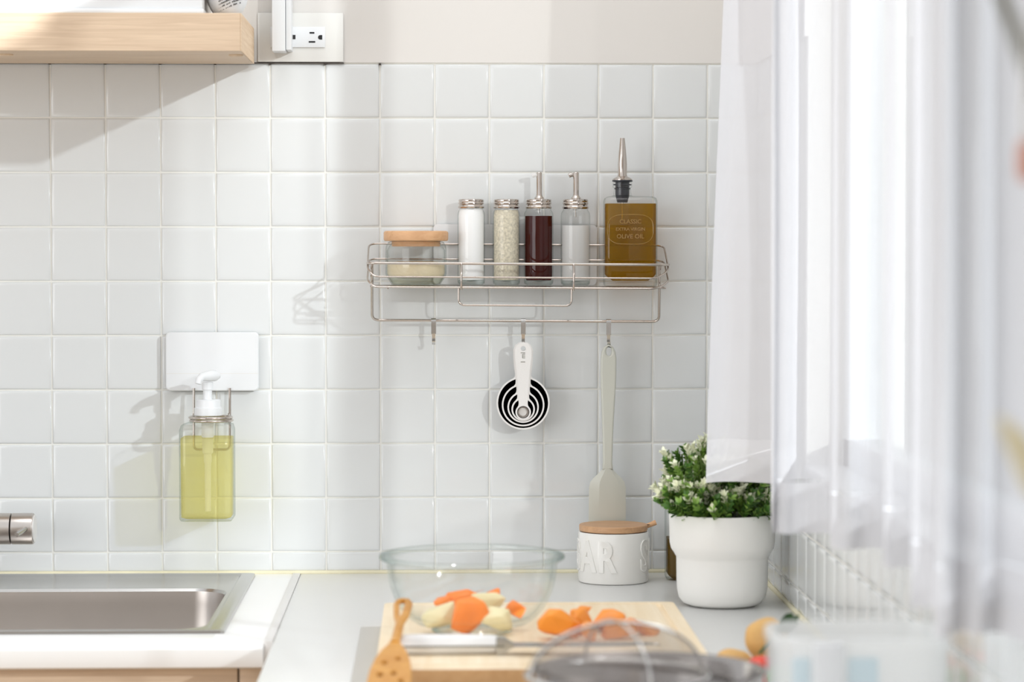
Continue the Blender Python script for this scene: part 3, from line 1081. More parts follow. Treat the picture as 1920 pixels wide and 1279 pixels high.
glass_body('lid_plug', [(0, zA - .0075), (RL * .735, zA - .0075), (RL * .75, zA - .0065), (RL * .75, zA - .0001), (0, zA - .0001)], (jc.x, jc.y, jc.z), jar, M['beech'])


def spice(px, label, name, fillm, filltop, spout=None, edge=None):
    """slim shaker or cruet; px is its centre column in the photograph"""
    ej = .036
    x = X(px, ej, 450)
    c = Vector((x, -ej, zfloor(x)))
    k = FPX / (DIST - ej)
    r = 25.6 / k if not spout else 27.5 / k
    th = thing(name, c, label, 'jar' if not spout else 'cruet', 'slim glass jars in the rack')
    ztopc = Z(390 + (px - 883) * .006, ej, px) - c.z
    zs_ = ztopc - .0045
    pr = [(0, .0018), (r * .8, .0018), (r * .85, .0008), (r * .97, .003), (r, .006), (r, zs_ - .006), (r * .975, zs_ - .002), (r * .90, zs_ + .001), (r * .85, zs_ + .002), (r * .85, ztopc + .003)]
    glass_body('glass', pr, c, th)
    glass_body('base_glass', [(0, .0022), (r * .84, .0022), (r * .96, .0045), (r * .95, .0075), (0, .0055)], c, th, thin_glass('jar_base_glass', (.96, .98, .975), (.68, .78, .76), .03, 2.5))
    zf = Z(filltop, ej, px) - c.z
    ri = r - .0016
    glass_body('filling', [(0, .0076), (ri * .9, .0078), (ri, .0105), (ri, min(zf, zs_ - .006)), (ri * (.93 if zf > zs_ - .006 else .99), zf), (0, zf)], c, th, fillm)
    rc = 24.4 / k
    zc = Z(373.5, ej, px) - c.z
    hcap = zc - ztopc
    pr = [(0, ztopc - .0006), (rc * .97, ztopc - .0006), (rc * 1.0, ztopc), (rc * 1.02, ztopc + hcap * .14), (rc * .95, ztopc + hcap * .25), (rc * .93, ztopc + hcap * .40), (rc * .99, ztopc + hcap * .48), (rc * .99, ztopc + hcap * .60), (rc * .95, ztopc + hcap * .68), (rc * .98, ztopc + hcap * .80), (rc * .96, zc - .0008), (rc * .90, zc), (0, zc)]
    cap = glass_body('cap', pr, c, th, M['chrome'])
    if spout:
        zt2 = Z(323, ej, px) - c.z
        dx = (spout[0] - px) / k
        sc_ = c + Vector((dx, 0, 0))
        glass_body('spout', [(0, zc - .0005), (.0072, zc - .0005), (.0068, zc + .002), (.0048, zc + .004), (.0040, zc + .007), (.0040, zt2 - .001), (.0032, zt2), (0, zt2)], sc_, th, M['chrome'], 24)
        bm = bmesh.new()
        a = sc_ + Vector((-.002, 0, zt2 - .004))
        tube(bm, [a, a + Vector((-.0035, 0, .0002)), a + Vector((-.0062, 0, 0)), a + Vector((-.0082, 0, -.0012))], .002, 10, rad=[.0024, .0028, .0034, .0030])
        obj('spout_tip', bm, spout[1], th, 50)
        bm = bmesh.new()
        tube(bm, [sc_ + Vector((-.001, 0, ztopc)), sc_ + Vector((-.001, 0, ztopc - (.012 if px > 1040 else .007)))], .0012, 8)
        obj('air_tube', bm, M['steel2'], th, 50)
    else:
        bm = bmesh.new()
        for q in range(7):
            a = 2 * PI * q / 6
            rr2 = 0 if q == 6 else rc * .45
            lathe(bm, [(0, zc + .0001), (.0012, zc + .0001), (.0012, zc + .00025), (0, zc + .00025)], (c.x + rr2 * math.cos(a), c.y + rr2 * math.sin(a), c.z), 10)
        obj('shaker_holes', bm, M['black'], th, None)
    return th


spice(883.5, 'slim glass shaker full of fine white salt with a steel cap', 'spice_shaker', M['salt'], 393)
spice(949.5, 'slim glass shaker of speckled beige granules with a steel cap', 'spice_shaker', M['sand'], 394)
spice(1010, 'slim cruet of dark red-brown sauce with a steel spout and clear tip', 'sauce_cruet', M['soy'], 405, (1011, M['cloudy']))
spice(1079, 'slim cruet of cloudy white liquid with an all-steel spout', 'sauce_cruet', M['cloudy'], 423, (1080, M['chrome']))


# square oil bottle
def oil_bottle(xc, e_, zbase, wpx, ztop, zliq, zbot_glass, neck_dx, label, oilm, pour=True, depth=.022, name='oil_bottle'):
    k = FPX / (DIST - e_)
    c = Vector((xc, -e_, zbase))
    th = thing(name, c, label, 'bottle')
    w = wpx / k / 2

    def s(a, b, r, z):
        return rrect(c.x - w + a, c.x + w - a, c.y - depth + b, c.y + depth - b, r, z, 5)
    nc = Vector((c.x + neck_dx, c.y, 0))

    def circ(r, z):
        pts = []
        for a0 in (0, 90, 180, 270):
            for q in range(6):
                a = R(a0 + 90 * q / 5)
                pts.append(Vector((nc.x + r * math.cos(a), nc.y + r * math.sin(a), z)))
        return pts
    bm = bmesh.new()
    loft(bm, [s(.005, .005, .004, c.z + .0008), s(.001, .001, .008, c.z + .001), s(0, 0, .008, c.z + .004), s(0, 0, .008, ztop - .006), s(.0015, .0015, .008, ztop - .002), s(.005, .005, .009, ztop), circ(.0155, ztop + .0008), circ(.0125, ztop + .002), circ(.0118, ztop + .012), circ(.0135, ztop + .013), circ(.0135, ztop + .020), circ(.0105, ztop + .0205)], cap0=True)
    obj('glass', bm, M['glass'], th, 45)
    bm = bmesh.new()
    loft(bm, [s(.012, .008, .005, zbot_glass - .006), s(.004, .003, .007, zbot_glass), s(.0018, .0018, .007, zbot_glass + .003), s(.0018, .0018, .007, zliq)], cap0=True, cap1=True)
    obj('oil', bm, oilm, th, 45)
    if pour:
        bm = bmesh.new()
        zz = ztop
        lathe(bm, [(0, zz - .008), (.0072, zz - .008), (.0098, zz + .0015), (.0100, zz + .010), (.0112, zz + .0105), (.0112, zz + .012), (.0098, zz + .0125), (.0098, zz + .0155), (.0128, zz + .016), (.0128, zz + .0175), (.0098, zz + .018), (.0098, zz + .0205), (.0142, zz + .021), (.0142, zz + .023), (0, zz + .023)], nc, 32)
        obj('stopper', bm, M['rubber'], th, 35)
        bm = bmesh.new()
        lathe(bm, [(.0138, zz + .0231), (.0138, zz + .0242), (.0110, zz + .0262), (.0068, zz + .0285), (.0062, zz + .031), (.0064, zz + .045), (.0054, zz + .060), (.0033, zz + .0815), (.0027, zz + .0815), (.0027, zz + .08), (0, zz + .08)], nc, 28)
        obj('spout', bm, M['chrome'], th, 40)
        bm = bmesh.new()
        tube(bm, [nc + Vector((0.0, 0, zz - .008)), nc + Vector((0.0, 0, zz - .032))], .0012, 8)
        obj('air_tube', bm, M['chrome'], th, 60)
        # raised lettering in an oval panel
        yf = c.y - depth
        cc = Vector((X(1182, e_ + depth, 430), yf, Z(430, e_ + depth, 1182)))
        bm = bmesh.new()
        ov = [cc + Vector((.0315 * math.copysign(abs(math.cos(a)) ** .55, math.cos(a)), 0.0001, .0205 * math.copysign(abs(math.sin(a)) ** .7, math.sin(a)))) for a in [2 * PI * q / 48 for q in range(48)]]
        tube(bm, ov, .0006, 6, closed=True)
        emb = [bm]
        obj('embossed_panel', bm, M['embo'], th, 60)
        for q, (txt, sz_, dz) in enumerate((('CLASSIC', .0082, .0105), ('EXTRA VIRGIN', .0062, 0.0), ('OLIVE OIL', .0085, -.0100))):
            t = text_mesh(txt, sz_, .0005, .0001)
            t.transform(Matrix.Translation(cc + Vector((0, -.0001, dz))) @ FRONT)
            obj('embossed_letters', t, M['embo'], th, 30)
    else:
        bm = bmesh.new()
        lathe(bm, [(0, ztop + .012), (.0145, ztop + .012), (.0145, ztop + .030), (.0135, ztop + .031), (0, ztop + .031)], nc, 24)
        obj('cap', bm, M['black'], th, 35)
    return th


M['embo'] = thin_glass('embossed_glass', (.80, .62, .25), (.95, .85, .55), .08, 1.2, 3.0, (.75, .55, .15), .35)
eo = .046
xo = X(1181.5, eo, 450)
oil_bottle(xo, eo, zfloor(xo), 98, Z(369, eo, 1180), Z(382, eo, 1180), Z(518, eo, 1180), X(1166.5, eo) - xo, 'square glass bottle of olive oil with a tapered steel pourer, in the rack', M['oil'], depth=.026)

# ================================================================== ON THE WORKTOP AT THE BACK
ec = .098
kc = FPX / (DIST - ec)
cc_ = Vector((X(1150, ec, 1050), -ec, 0.0003))
RC = 66.5 / kc
can = thing('sugar_canister', cc_, 'white glazed canister with raised lettering, wooden lid and spoon', 'canister')
hcn = Z(1003, ec + RC, 1150)
glass_body('body', [(0, .0015), (RC - .005, .0015), (RC - .004, 0), (RC - .0012, .0004), (RC, .003), (RC, hcn - .002), (RC - .001, hcn - .0004), (RC - .003, hcn), (RC - .005, hcn - .001), (RC - .005, .006), (0, .006)], cc_, can, M['ceramic'], 64)
zl1 = hcn + .0092
bm = bmesh.new()
lathe(bm, [(0, hcn + .0006), (RC - .0025, hcn + .0006), (RC - .0015, hcn + .0016), (RC - .0015, zl1 - .001), (RC - .0025, zl1), (0, zl1)], cc_, 64)
lid = obj('lid', bm, M['beech2'], can, 30)
bm = bmesh.new()
nx = cc_.x + RC * .78
box(bm, nx - .014, nx + .012, -ec - .004, -ec + .004, zl1 - .0002, zl1 + .00025)
obj('notch', bm, M['gap'], lid, None)
bm = bmesh.new()
pA, pB = Vector((nx, -ec, zl1 - .006)), Vector((X(1230, ec, 985), -ec, Z(979.5, ec, 1230)))
tube(bm, [pA - (pB - pA) * .25, pA, (pA + pB) / 2, pB], .003, 12, rad=[.0028, .0030, .0033, .0036])
obj('spoon', bm, M['beech'], can, 50)
lz = Z(1049, ec + RC, 1150)
for ch, deg in (('S', 56), ('U', 92), ('G', 128), ('R', -15), ('A', -50), ('G', -88), ('U', -124), ('S', -160)):
    t = text_mesh(ch, .058, .0006, .0008, 0.70, .0014)
    for v in t.vertices:
        th_ = R(deg) + v.co.x / RC
        rad_ = RC + v.co.z + .0002
        v.co = Vector((cc_.x + rad_ * math.sin(th_), cc_.y - rad_ * math.cos(th_), lz + v.co.y))
    obj('raised_letter', t, M['ceramic'], can, 50)

ek = .104
xk = X(1251, ek, 1030) + .036
oil_bottle(xk, .078, 0.0003, 98, Z(952, .078, 1280), Z(1008, .078, 1280), .006, 0, 'dark oil bottle standing on the worktop behind the plant pot', M['oil2'], pour=False, depth=.024)

# plant pot
ep = .340
kp = FPX / (DIST - ep)
pc_ = Vector((X(1354, ep, 1060), -ep, 0.0003))
RU, RLo = 99.5 / kp, 86.0 / kp
zr = Z(972, ep + RU, 1354)
zst = Z(1052, ep + RU, 1354)
pot = thing('potted_plant', pc_, 'white stepped pot with a bushy white-tipped green plant, in the corner', 'plant')
glass_body('pot', [(0, .0012), (RLo - .020, .0012), (RLo - .016, 0), (RLo - .008, .0035), (RLo - .003, .010), (RLo - .0007, .020), (RLo, .032), (RLo + .0003, zst - .004), (RLo + .0008, zst - .0012), (RLo + .0020, zst), (RU - .0055, zst + .0035), (RU - .0020, zst + .0085), (RU - .0003, zst + .016), (RU + .0007, zr - .001), (RU, zr), (RU - .0022, zr), (RU - .003, zr - .003), (RU - .0045, zr - .02), (0, zr - .02)], pc_, pot, M['potc'], 72)
glass_body('soil', [(0, zr - .006), (RU - .006, zr - .008), (RU - .006, zr - .0195), (0, zr - .0195)], pc_, pot, M['soil'], 40)


def leaf(bm, base, d, up, L, W, mi, curl=.15):
    d = d.normalized()
    s = d.cross(up)
    s = s.normalized() if s.length > 1e-4 else Vector((1, 0, 0))
    n = s.cross(d).normalized()
    b0 = bm.verts.new(base)
    l1 = bm.verts.new(base + d * L * .35 + s * W * .42 + n * W * .12)
    r1 = bm.verts.new(base + d * L * .35 - s * W * .42 + n * W * .12)
    l2 = bm.verts.new(base + d * L * .75 + s * W * .38 + n * W * (.1 + curl))
    r2 = bm.verts.new(base + d * L * .75 - s * W * .38 + n * W * (.1 + curl))
    m1 = bm.verts.new(base + d * L * .4)
    tp = bm.verts.new(base + d * L + n * L * curl * .4)
    for f in ((b0, l1, m1), (b0, m1, r1), (l1, l2, tp, m1), (m1, tp, r2, r1)):
        bm.faces.new(f).material_index = mi


def sprig_mesh(seed, kind):
    rg_ = random.Random(seed)
    b = bmesh.new()
    L = rg_.uniform(.026, .036)
    bend = Vector((rg_.uniform(-.2, .2), rg_.uniform(-.2, .2), 0))
    P_ = [Vector((bend.x * t * t * L, bend.y * t * t * L, L * t)) for t in [k / 6 for k in range(7)]]
    tube(b, P_, .0006, 5, mi=0)
    for i in range(1, 7):
        nleaf = 4 if i < 6 else 6
        a0 = rg_.uniform(0, 6)
        for k in range(nleaf):
            a = a0 + 2 * PI * k / nleaf + rg_.uniform(-.25, .25)
            tilt = .35 + .18 * i if i < 6 else rg_.uniform(.9, 1.6)
            d = Vector((math.cos(a), math.sin(a), tilt))
            ll = rg_.uniform(.0065, .0095)
            mi = (2 if rg_.random() < .35 else 1)
            if kind == 1 and i >= 4:
                mi = 3
            if kind == 2:
                mi = 2 if i < 5 else (3 if rg_.random() < .5 else 2)
            ll *= 1.3
            leaf(b, P_[i], d, Vector((0, 0, 1)), ll, ll * rg_.uniform(.42, .6), mi)
    me = bpy.data.meshes.new('sprig')
    b.to_mesh(me)
    b.free()
    finish(me, [M['stem'], M['leaf'], M['leaf2'], M['tip']], 60)
    return me


sprigs = [sprig_mesh(s, k) for s, k in ((1, 0), (2, 0), (3, 2), (4, 2), (5, 1), (6, 1), (7, 0), (8, 1))]
rng = random.Random(11)
cnt = 0
tries = 0
while cnt < 295 and tries < 6000:
    tries += 1
    a = rng.uniform(0, 2 * PI)
    u = rng.random()
    rad = math.sqrt(rng.random())
    px_, py_ = math.cos(a) * rad, math.sin(a) * rad
    top = (1 - rad ** 2) ** .5
    shell = rng.uniform(.25, 1.0)
    if cnt < 110:
        shell = rng.uniform(0, .22)
        top *= .9
    base = Vector((pc_.x + px_ * .063 - .002, pc_.y + py_ * .056, zr - .006 + .075 * top * shell))
    # the crown leans to the left, away from the curtain
    base.x -= .022 * max(0, base.z - zr) / .07
    d = Vector((px_ * 1.0, py_ * .9, .25 + 1.1 * top)) + Vector((rng.uniform(-.5, .5), rng.uniform(-.4, .4), rng.uniform(-.1, .4)))
    d.normalize()
    tipp = base + d * .042
    if tipp.y < -.408 and tipp.z > .15:
        continue
    if tipp.y < -.43 or tipp.x > WALLX - .012 or tipp.z > .238:
        continue
    if tipp.x < X(1222, .34) or (base.z < zr + .002 and d.z < .25):
        continue
    o = bpy.data.objects.new('sprig', rng.choice(sprigs))
    col.objects.link(o)
    o.parent = pot
    o.location = base - wloc(pot)
    q = d.to_track_quat('Z', 'X')
    o.rotation_mode = 'QUATERNION'
    o.rotation_quaternion = q @ Matrix.Rotation(rng.uniform(0, 6.28), 4, 'Z').to_quaternion()
    o.scale = (1, 1, 1)
    cnt += 1
bm = bmesh.new()
for k in range(14):
    a = rng.uniform(0, 2 * PI)
    r0 = rng.uniform(.01, .04)
    tube(bm, [(pc_.x + r0 * math.cos(a), pc_.y + r0 * math.sin(a) * .7, zr - .010), (pc_.x + r0 * 1.2 * math.cos(a) - .012, pc_.y + r0 * math.sin(a) * .8, zr + .045), (pc_.x + r0 * math.cos(a) - .02, pc_.y + r0 * math.sin(a) * .7, zr + .075)], .0012, 5)
obj('stem', bm, M['stem'], pot, 60)

# ================================================================== CURTAIN
CZ0, CZ1 = .166, 1.16
plan = [(.3385, .436), (.36, .430), (.39, .438), (.418, .443), (.442, .455), (.4455, .485), (.425, .56),
        (.386, .72), (.3515, .985), (.352, 1.0), (.362, 1.012), (.38, 1.008), (.405, 1.015), (.412, 1.03), (.403, 1.07), (.391, 1.13), (.3925, 1.145), (.405, 1.158), (.42, 1.150), (.44, 1.165), (.4435, 1.18), (.430, 1.23), (.4165, 1.285), (.419, 1.298), (.43, 1.303), (.4415, 1.31),
        (.442, 1.325), (.42, 1.44), (.394, 1.555), (.396, 1.568), (.404, 1.572), (.411, 1.582), (.411, 1.60), (.394, 1.67), (.3795, 1.73), (.384, 1.742), (.392, 1.735), (.398, 1.715), (.414, 1.73), (.428, 1.71), (.440, 1.735), (.446, 1.78), (.432, 1.83), (.446, 1.88), (.432, 1.93), (.446, 1.99), (.432, 2.05)]


def catmull(pts, sub=3):
    out = []
    for i in range(len(pts) - 1):
        p0, p1, p2, p3 = pts[max(i - 1, 0)], pts[i], pts[i + 1], pts[min(i + 2, len(pts) - 1)]
        for k in range(sub):
            t = k / sub
            out.append(tuple(.5 * (2 * p1[j] + (p2[j] - p0[j]) * t + (2 * p0[j] - 5 * p1[j] + 4 * p2[j] - p3[j]) * t * t + (3 * p1[j] - p0[j] - 3 * p2[j] + p3[j]) * t ** 3) for j in range(2)))
    out.append(pts[-1])
    return out


planc = catmull(plan)


def drape(x, d, z):
    h = z - CZ0
    if .40 < d < .60:
        w = max(0.0, min(1.0, (.423 - x) / .06))
        x += .032 * h * w
    x += .0012 * math.sin(d * 37 + z * 5) * min(1, h * 4)
    d += .0015 * math.sin(x * 90 + z * 9)
    return Vector((min(x, WALLX - .0065), -d, z))


curtain = thing('curtain', (.41, -1.0, CZ0), 'white sheer curtain hanging in folds along the window at right', 'curtain')
bm = bmesh.new()
NZ = 24
grid = []
for k in range(NZ + 1):
    z = CZ0 + .054 + (CZ1 - CZ0 - .054) * k / NZ
    grid.append([bm.verts.new(drape(x, d, z)) for x, d in planc])
for a, b in zip(grid[:-1], grid[1:]):
    for i in range(len(a) - 1):
        bm.faces.new((a[i], a[i + 1], b[i + 1], b[i]))
obj('fabric', bm, M['sheer'], curtain, 80)
bm = bmesh.new()
grid = []
for k in range(5):
    z = CZ0 + .054 * k / 4
    grid.append([bm.verts.new(drape(x, d, z) + Vector((0, 0, .0012 * math.sin(i * .35)))) for i, (x, d) in enumerate(planc)])
for a, b in zip(grid[:-1], grid[1:]):
    for i in range(len(a) - 1):
        bm.faces.new((a[i], a[i + 1], b[i + 1], b[i]))
obj('hem', bm, M['hem'], curtain, 80)
rod = tag(obj('curtain_rod', tube(bmesh.new(), [(.415, -.10, CZ1 + .005), (.415, -2.15, CZ1 + .005)], .006, 12), M['white'], None, 50), 'thin white rod from which the sheer curtain hangs', 'rod')
bm = bmesh.new()
for y in (-.12, -2.1):
    box(bm, .409, WALLX - .0046, y - .008, y + .008, CZ1 - .004, CZ1 + .014, .001)
obj('bracket', bm, M['white'], rod)

# ================================================================== CUTTING BOARD AND FOOD
BT = .025
board = thing('cutting_board', (.12, -.74, .0035), 'pale wooden cutting board with a juice groove, on the grey mat', 'board')
bx0, bx1, by0, by1 = -.062, .2935, -1.0, -.493


def brr(i, r, z):
    return rrect(bx0 + i, bx1 - i, by0 + i, by1 - i, r, z, 5)


bm = bmesh.new()
loft(bm, [brr(.001, .008, .0035), brr(0, .008, .005), brr(0, .008, BT - .001), brr(.001, .008, BT), brr(.016, .006, BT), brr(.0172, .006, BT - .0035), brr(.0200, .006, BT - .0048), brr(.0232, .006, BT - .0035), brr(.0245, .006, BT)], cap0=True, cap1=True)
bo = obj('top', bm, [M['board'], M['boardend']], board, 40)
for p in bo.data.polygons:
    if abs(p.normal.y) > .8 and abs(p.normal.z) < .3:
        p.material_index = 1
mt = obj('counter_mat', (lambda b: (loft(b, [rrect(X(677, .545, 1181), .20, -1.6, -.545, .006, z, 4) for z in (.0004, .0030)], cap0=True, cap1=True), b)[1])(bmesh.new()), M['mat'], None, 30)
tag(mt, 'light grey silicone mat lying under the left side of the cutting board', 'mat')

# glass bowl
eB = .735
bc = Vector((X(885, eB, 1100), -eB, BT + .0004))
kB = FPX / (DIST - eB)
RB = 175 / kB
zR = Z(1038.5, eB, 885) - bc.z
bowl = thing('mixing_bowl', bc, 'clear glass mixing bowl of vegetable chunks on the cutting board', 'bowl')
pin = []
H = zR
Rin = lambda t: (.046 + (RB - .009 - .046) * (1 - (1 - t) ** 2.0) ** .62)
outer_p = [(0, .0015), (.040, .0015), (.0435, 0), (.046, .0015), (.0455, .005)]
for k in range(1, 13):
    t = k / 12
    outer_p.append((Rin(t) if t < 1 else RB - .009, .005 + (H - .012) * t ** 1.15))
outer_p += [(RB - .004, H - .006), (RB - .0005, H - .0045), (RB, H - .002), (RB - .001, H - .0003), (RB - .004, H), (RB - .010, H - .001)]
wall_t = .0035
inner_p = [(r - wall_t, h + .0015) for r, h in reversed(outer_p[6:17])] + [(.038, .0105), (0, .009)]
glass_body('glass', outer_p + inner_p, bc, bowl, M['bowlglass'], 72)
bm = bmesh.new()
lathe(bm, [(.0405, .001), (.0435, .0002), (.046, .0016), (.0455, .0045), (.041, .0035), (.0405, .001)], bc, 64)
obj('foot_ring', bm, thin_glass('foot_glass', (.92, .96, .95), (.60, .74, .71), .03, 2.0, 1.4), bowl, 60)
bm = bmesh.new()
rgp = [Vector((bc.x + (RB - .0035) * math.cos(a), bc.y + (RB - .0035) * math.sin(a), bc.z + H - .003)) for a in [2 * PI * k / 72 for k in range(72)]]
tube(bm, rgp, .0031, 8, closed=True)
obj('rim', bm, thin_glass('rim_glass', (.97, .985, .98), (.55, .70, .68), .03, 3.0, 1.6), bowl, 60)


def chunk(seed, size, c, rot, m, name, label, group, flat=.85, cat='vegetable'):
    rg_ = random.Random(seed)
    b = bmesh.new()
    for k in range(13):
        v = Vector((rg_.gauss(0, 1), rg_.gauss(0, 1), rg_.gauss(0, 1))).normalized()
        p = 3.2
        n_ = (abs(v.x) ** p + abs(v.y) ** p + abs(v.z) ** p) ** (1 / p)
        v = v / n_ * rg_.uniform(.82, 1.0)
        b.verts.new((v.x * size[0] * 1.22, v.y * size[1] * 1.1, v.z * size[2] * 1.2))
    res = bmesh.ops.convex_hull(b, input=b.verts[:])
    bmesh.ops.delete(b, geom=[g for g in res['geom_interior'] if isinstance(g, bmesh.types.BMVert)], context='VERTS')
    bmesh.ops.dissolve_limit(b, angle_limit=R(14), verts=b.verts[:], edges=b.edges[:])
    bmesh.ops.bevel(b, geom=b.edges[:], offset=min(size) * .13, segments=2, affect='EDGES', profile=.6)
    b.transform(Matrix.Translation(c) @ Matrix.Rotation(R(rot[0]), 4, 'X') @ Matrix.Rotation(R(rot[1]), 4, 'Y') @ Matrix.Rotation(R(rot[2]), 4, 'Z'))
    o = obj(name, b, m, None, 50)
    return tag(o, label, cat, group)


def bp(px, py, e_):
    return at(px, py, e_)


inb = [
    ('carrot', (877, 1154, .775), (.0225, .014, .019), (10, 8, 20), 'large orange carrot chunk at the front of the bowl'),
    ('carrot', (868, 1123, .70), (.0205, .013, .010), (0, -4, 5), 'flat carrot piece lying on top at the back of the bowl'),
    ('carrot', (833, 1131, .705), (.012, .011, .008), (0, -14, 0), 'small carrot piece behind the left potato chunk in the bowl'),
    ('carrot', (926, 1115, .685), (.0095, .009, .0065), (10, -25, 20), 'small pointed carrot piece at the back right of the bowl'),
    ('carrot', (965, 1142, .735), (.0105, .010, .0105), (20, 38, 10), 'diamond-shaped carrot piece at the right side of the bowl'),
    ('potato', (826, 1152, .75), (.0200, .016, .0150), (0, -8, 10), 'pale peeled potato chunk at the left of the bowl'),
    ('potato', (910, 1130, .72), (.0230, .013, .0140), (5, 12, 0), 'pale potato chunk on top in the middle of the bowl'),
    ('potato', (933, 1160, .765), (.0190, .014, .0135), (0, 5, 30), 'pale potato chunk low at the front right of the bowl'),
    ('potato', (868, 1168, .70), (.0200, .014, .0085), (0, 0, 30), 'pale potato chunk at the bottom of the bowl, half hidden'),
]
for q, (kd, pos, sz_, rt, lb) in enumerate(inb):
    chunk(20 + q * 3, sz_, bp(*pos), rt, (M['carrot'] if kd == 'carrot' else M['potato']), kd + '_chunk', lb, kd + ' chunks in the bowl')
onb = [
    ((1050, 1176, .80), (.0225, .014, .0165), (0, 15, 10), 'large orange carrot chunk at the left front of the pile on the board'),
    ((1088, 1168, .765), (.0200, .014, .0150), (0, -12, 40), 'carrot chunk in the upper left of the pile on the board'),
    ((1137, 1165, .745), (.0215, .013, .0130), (0, 8, 0), 'carrot chunk in the middle of the pile on the board'),
    ((1108, 1183, .815), (.0170, .013, .0120), (0, 6, 70), 'carrot chunk low at the front of the pile, behind the sieve'),
    ((1160, 1184, .80), (.0190, .012, .0110), (0, -10, 20), 'small carrot chunk in the pile seen through the sieve'),
    ((1200, 1181, .77), (.0230, .012, .0085), (0, 12, 0), 'thin tapering carrot piece at the right end of the pile'),
    ((1097, 1147, .735), (.0130, .009, .0065), (0, -6, 0), 'small carrot piece crowning the back of the pile'),
]
for q, (pos, sz_, rt, lb) in enumerate(onb):
    c = bp(*pos)
    c.z = max(c.z, BT + sz_[2] * .92)
    chunk(50 + q * 5, sz_, c, rt, M['carrot2'], 'carrot_chunk', lb, 'carrot chunks on the board')

# knife
en = .905
kn = FPX / (DIST - en)
ha, hb = X(747, en, 1218), X(932, en, 1218)
knife = thing('knife', ((ha + hb) / 2, -en, BT), 'kitchen knife with a white handle lying across the cutting board', 'knife')


def scale_ring(x, hy, z0, z1):
    return [Vector((x, -en + yy, zz)) for yy, zz in ((-hy, z0), (-hy * .7, z1 - .002 if z1 > z0 else z1 + .002), (-hy * .35, z1), (hy * .35, z1), (hy * .7, z1 - .002 if z1 > z0 else z1 + .002), (hy, z0))]


zm = BT + .0100
for (z0, z1) in ((zm + .001, BT + .0215), (zm - .001, BT + .0006)):
    bm = bmesh.new()
    L_ = hb - ha
    loft(bm, [scale_ring(ha + L_ * t, .0115 * w_, z0, z0 + (z1 - z0) * hh) for t, w_, hh in ((0, .55, .5), (.02, .8, .8), (.06, 1.0, .97), (.2, 1.05, 1), (.5, .92, 1), (.8, .92, .96), (.96, .85, .9), (1, .8, .8))], cap0=True, cap1=True)
    obj('handle_scale', bm, M['knifeh'], knife, 45)
bm = bmesh.new()
loft(bm, [rrect(ha + .002, hb + .01, -en - .0105, -en + .0105, .005, z, 4) for z in (zm - .001, zm + .001)], cap0=True, cap1=True)
obj('tang', bm, M['darksteel'], knife, 30)
bm = bmesh.new()
loft(bm, [[Vector((hb + dx, -en + yy, zm + zz)) for yy, zz in ((-w_, -h_), (-w_, h_), (w_, h_), (w_, -h_))] for dx, w_, h_ in ((-.001, .0098, .009), (.008, .0095, .0085), (.013, .0090, .004), (.018, .0090, .0016))], cap0=True, cap1=True)
obj('bolster', bm, M['steel2'], knife, 30)
bm = bmesh.new()
xt = X(1238, en, 1222)
zz = zm
rings = []
for t in (0, .2, .4, .6, .75, .88, .96, 1.0):
    x = hb + .017 + (xt - hb - .017) * t
    front = -.016 * (1 - max(0, (t - .55) / .45) ** 2.2) - .0005
    back = .012 - .004 * t - (.0115 * max(0, (t - .9) / .1) if t > .9 else 0)
    rings.append([Vector((x, -en + front, zz - .0002)), Vector((x, -en + front, zz + .0002)), Vector((x, -en + back, zz + .0011)), Vector((x, -en + back, zz - .0011))])
loft(bm, rings, cap0=True, cap1=True)
obj('blade', bm, M['steel2'], knife, 20)

# slotted bamboo turner leaning on the bowl
tn = thing('slotted_turner', (-.055, -1.10, .012), 'amber bamboo slotted turner with a looped handle leaning against the bowl', 'utensil')
A = at(712, 1330, 1.15)
A.z = .017
A = Vector((X(722, 1.15, 1330), -1.15, .012))
B = Vector((X(753, .80, 1128), -.79, Z(1128, .79, 753)))
ax = (B - A)
Lt = ax.length
ax.normalize()
sd = Vector((1, 0, 0)) - ax * ax.x
sd.normalize()
nr = sd.cross(ax).normalized()
if nr.z < 0:
    nr = -nr
mtx = Matrix.Translation(A) @ Matrix((
    (sd.x, ax.x, nr.x, 0), (sd.y, ax.y, nr.y, 0), (sd.z, ax.z, nr.z, 0), (0, 0, 0, 1)))
prof_t = [(0, .0165), (.02, .0205), (.06, .0225), (.11, .0215), (.15, .0180), (.18, .0125), (.20, .0070), (.215, .0050)]
outl = [(-w_, y_) for y_, w_ in prof_t] + [(w_, y_) for y_, w_ in reversed(prof_t)]
hl = []
for (cx_, cy_, a_, b_) in ((-.0075, .135, .0035, .0065), (.006, .148, .0028, .0060), (-.010, .095, .0035, .008), (.0035, .100, .0035, .008), (.012, .075, .003, .007), (-.004, .05, .0035, .008)):
    hl.append([(cx_ + a_ * math.cos(t), cy_ + b_ * math.sin(t)) for t in [2 * PI * k / 14 for k in range(14)]])
me = curve_mesh([outl] + hl, .005, .0012)
me.transform(mtx)
obj('blade', me, M['amber'], tn, 40)
bm = bmesh.new()
tube(bm, [mtx @ Vector(p) for p in ((0, .205, 0), (.001, .24, .001), (.002, .28, .001), (.0065, .31, 0), (.0085, Lt - .01, 0), (.006, Lt, 0))], .004, 12, rad=[.0052, .0050, .0048, .0044, .0042, .0038])
tube(bm, [mtx @ Vector(p) for p in ((.001, .275, 0), (-.003, .305, 0), (-.0055, Lt - .015, 0), (-.004, Lt - .002, 0), (.001, Lt + .003, 0), (.006, Lt, 0))], .0032, 10)
obj('handle', bm, M['amber'], tn, 50)

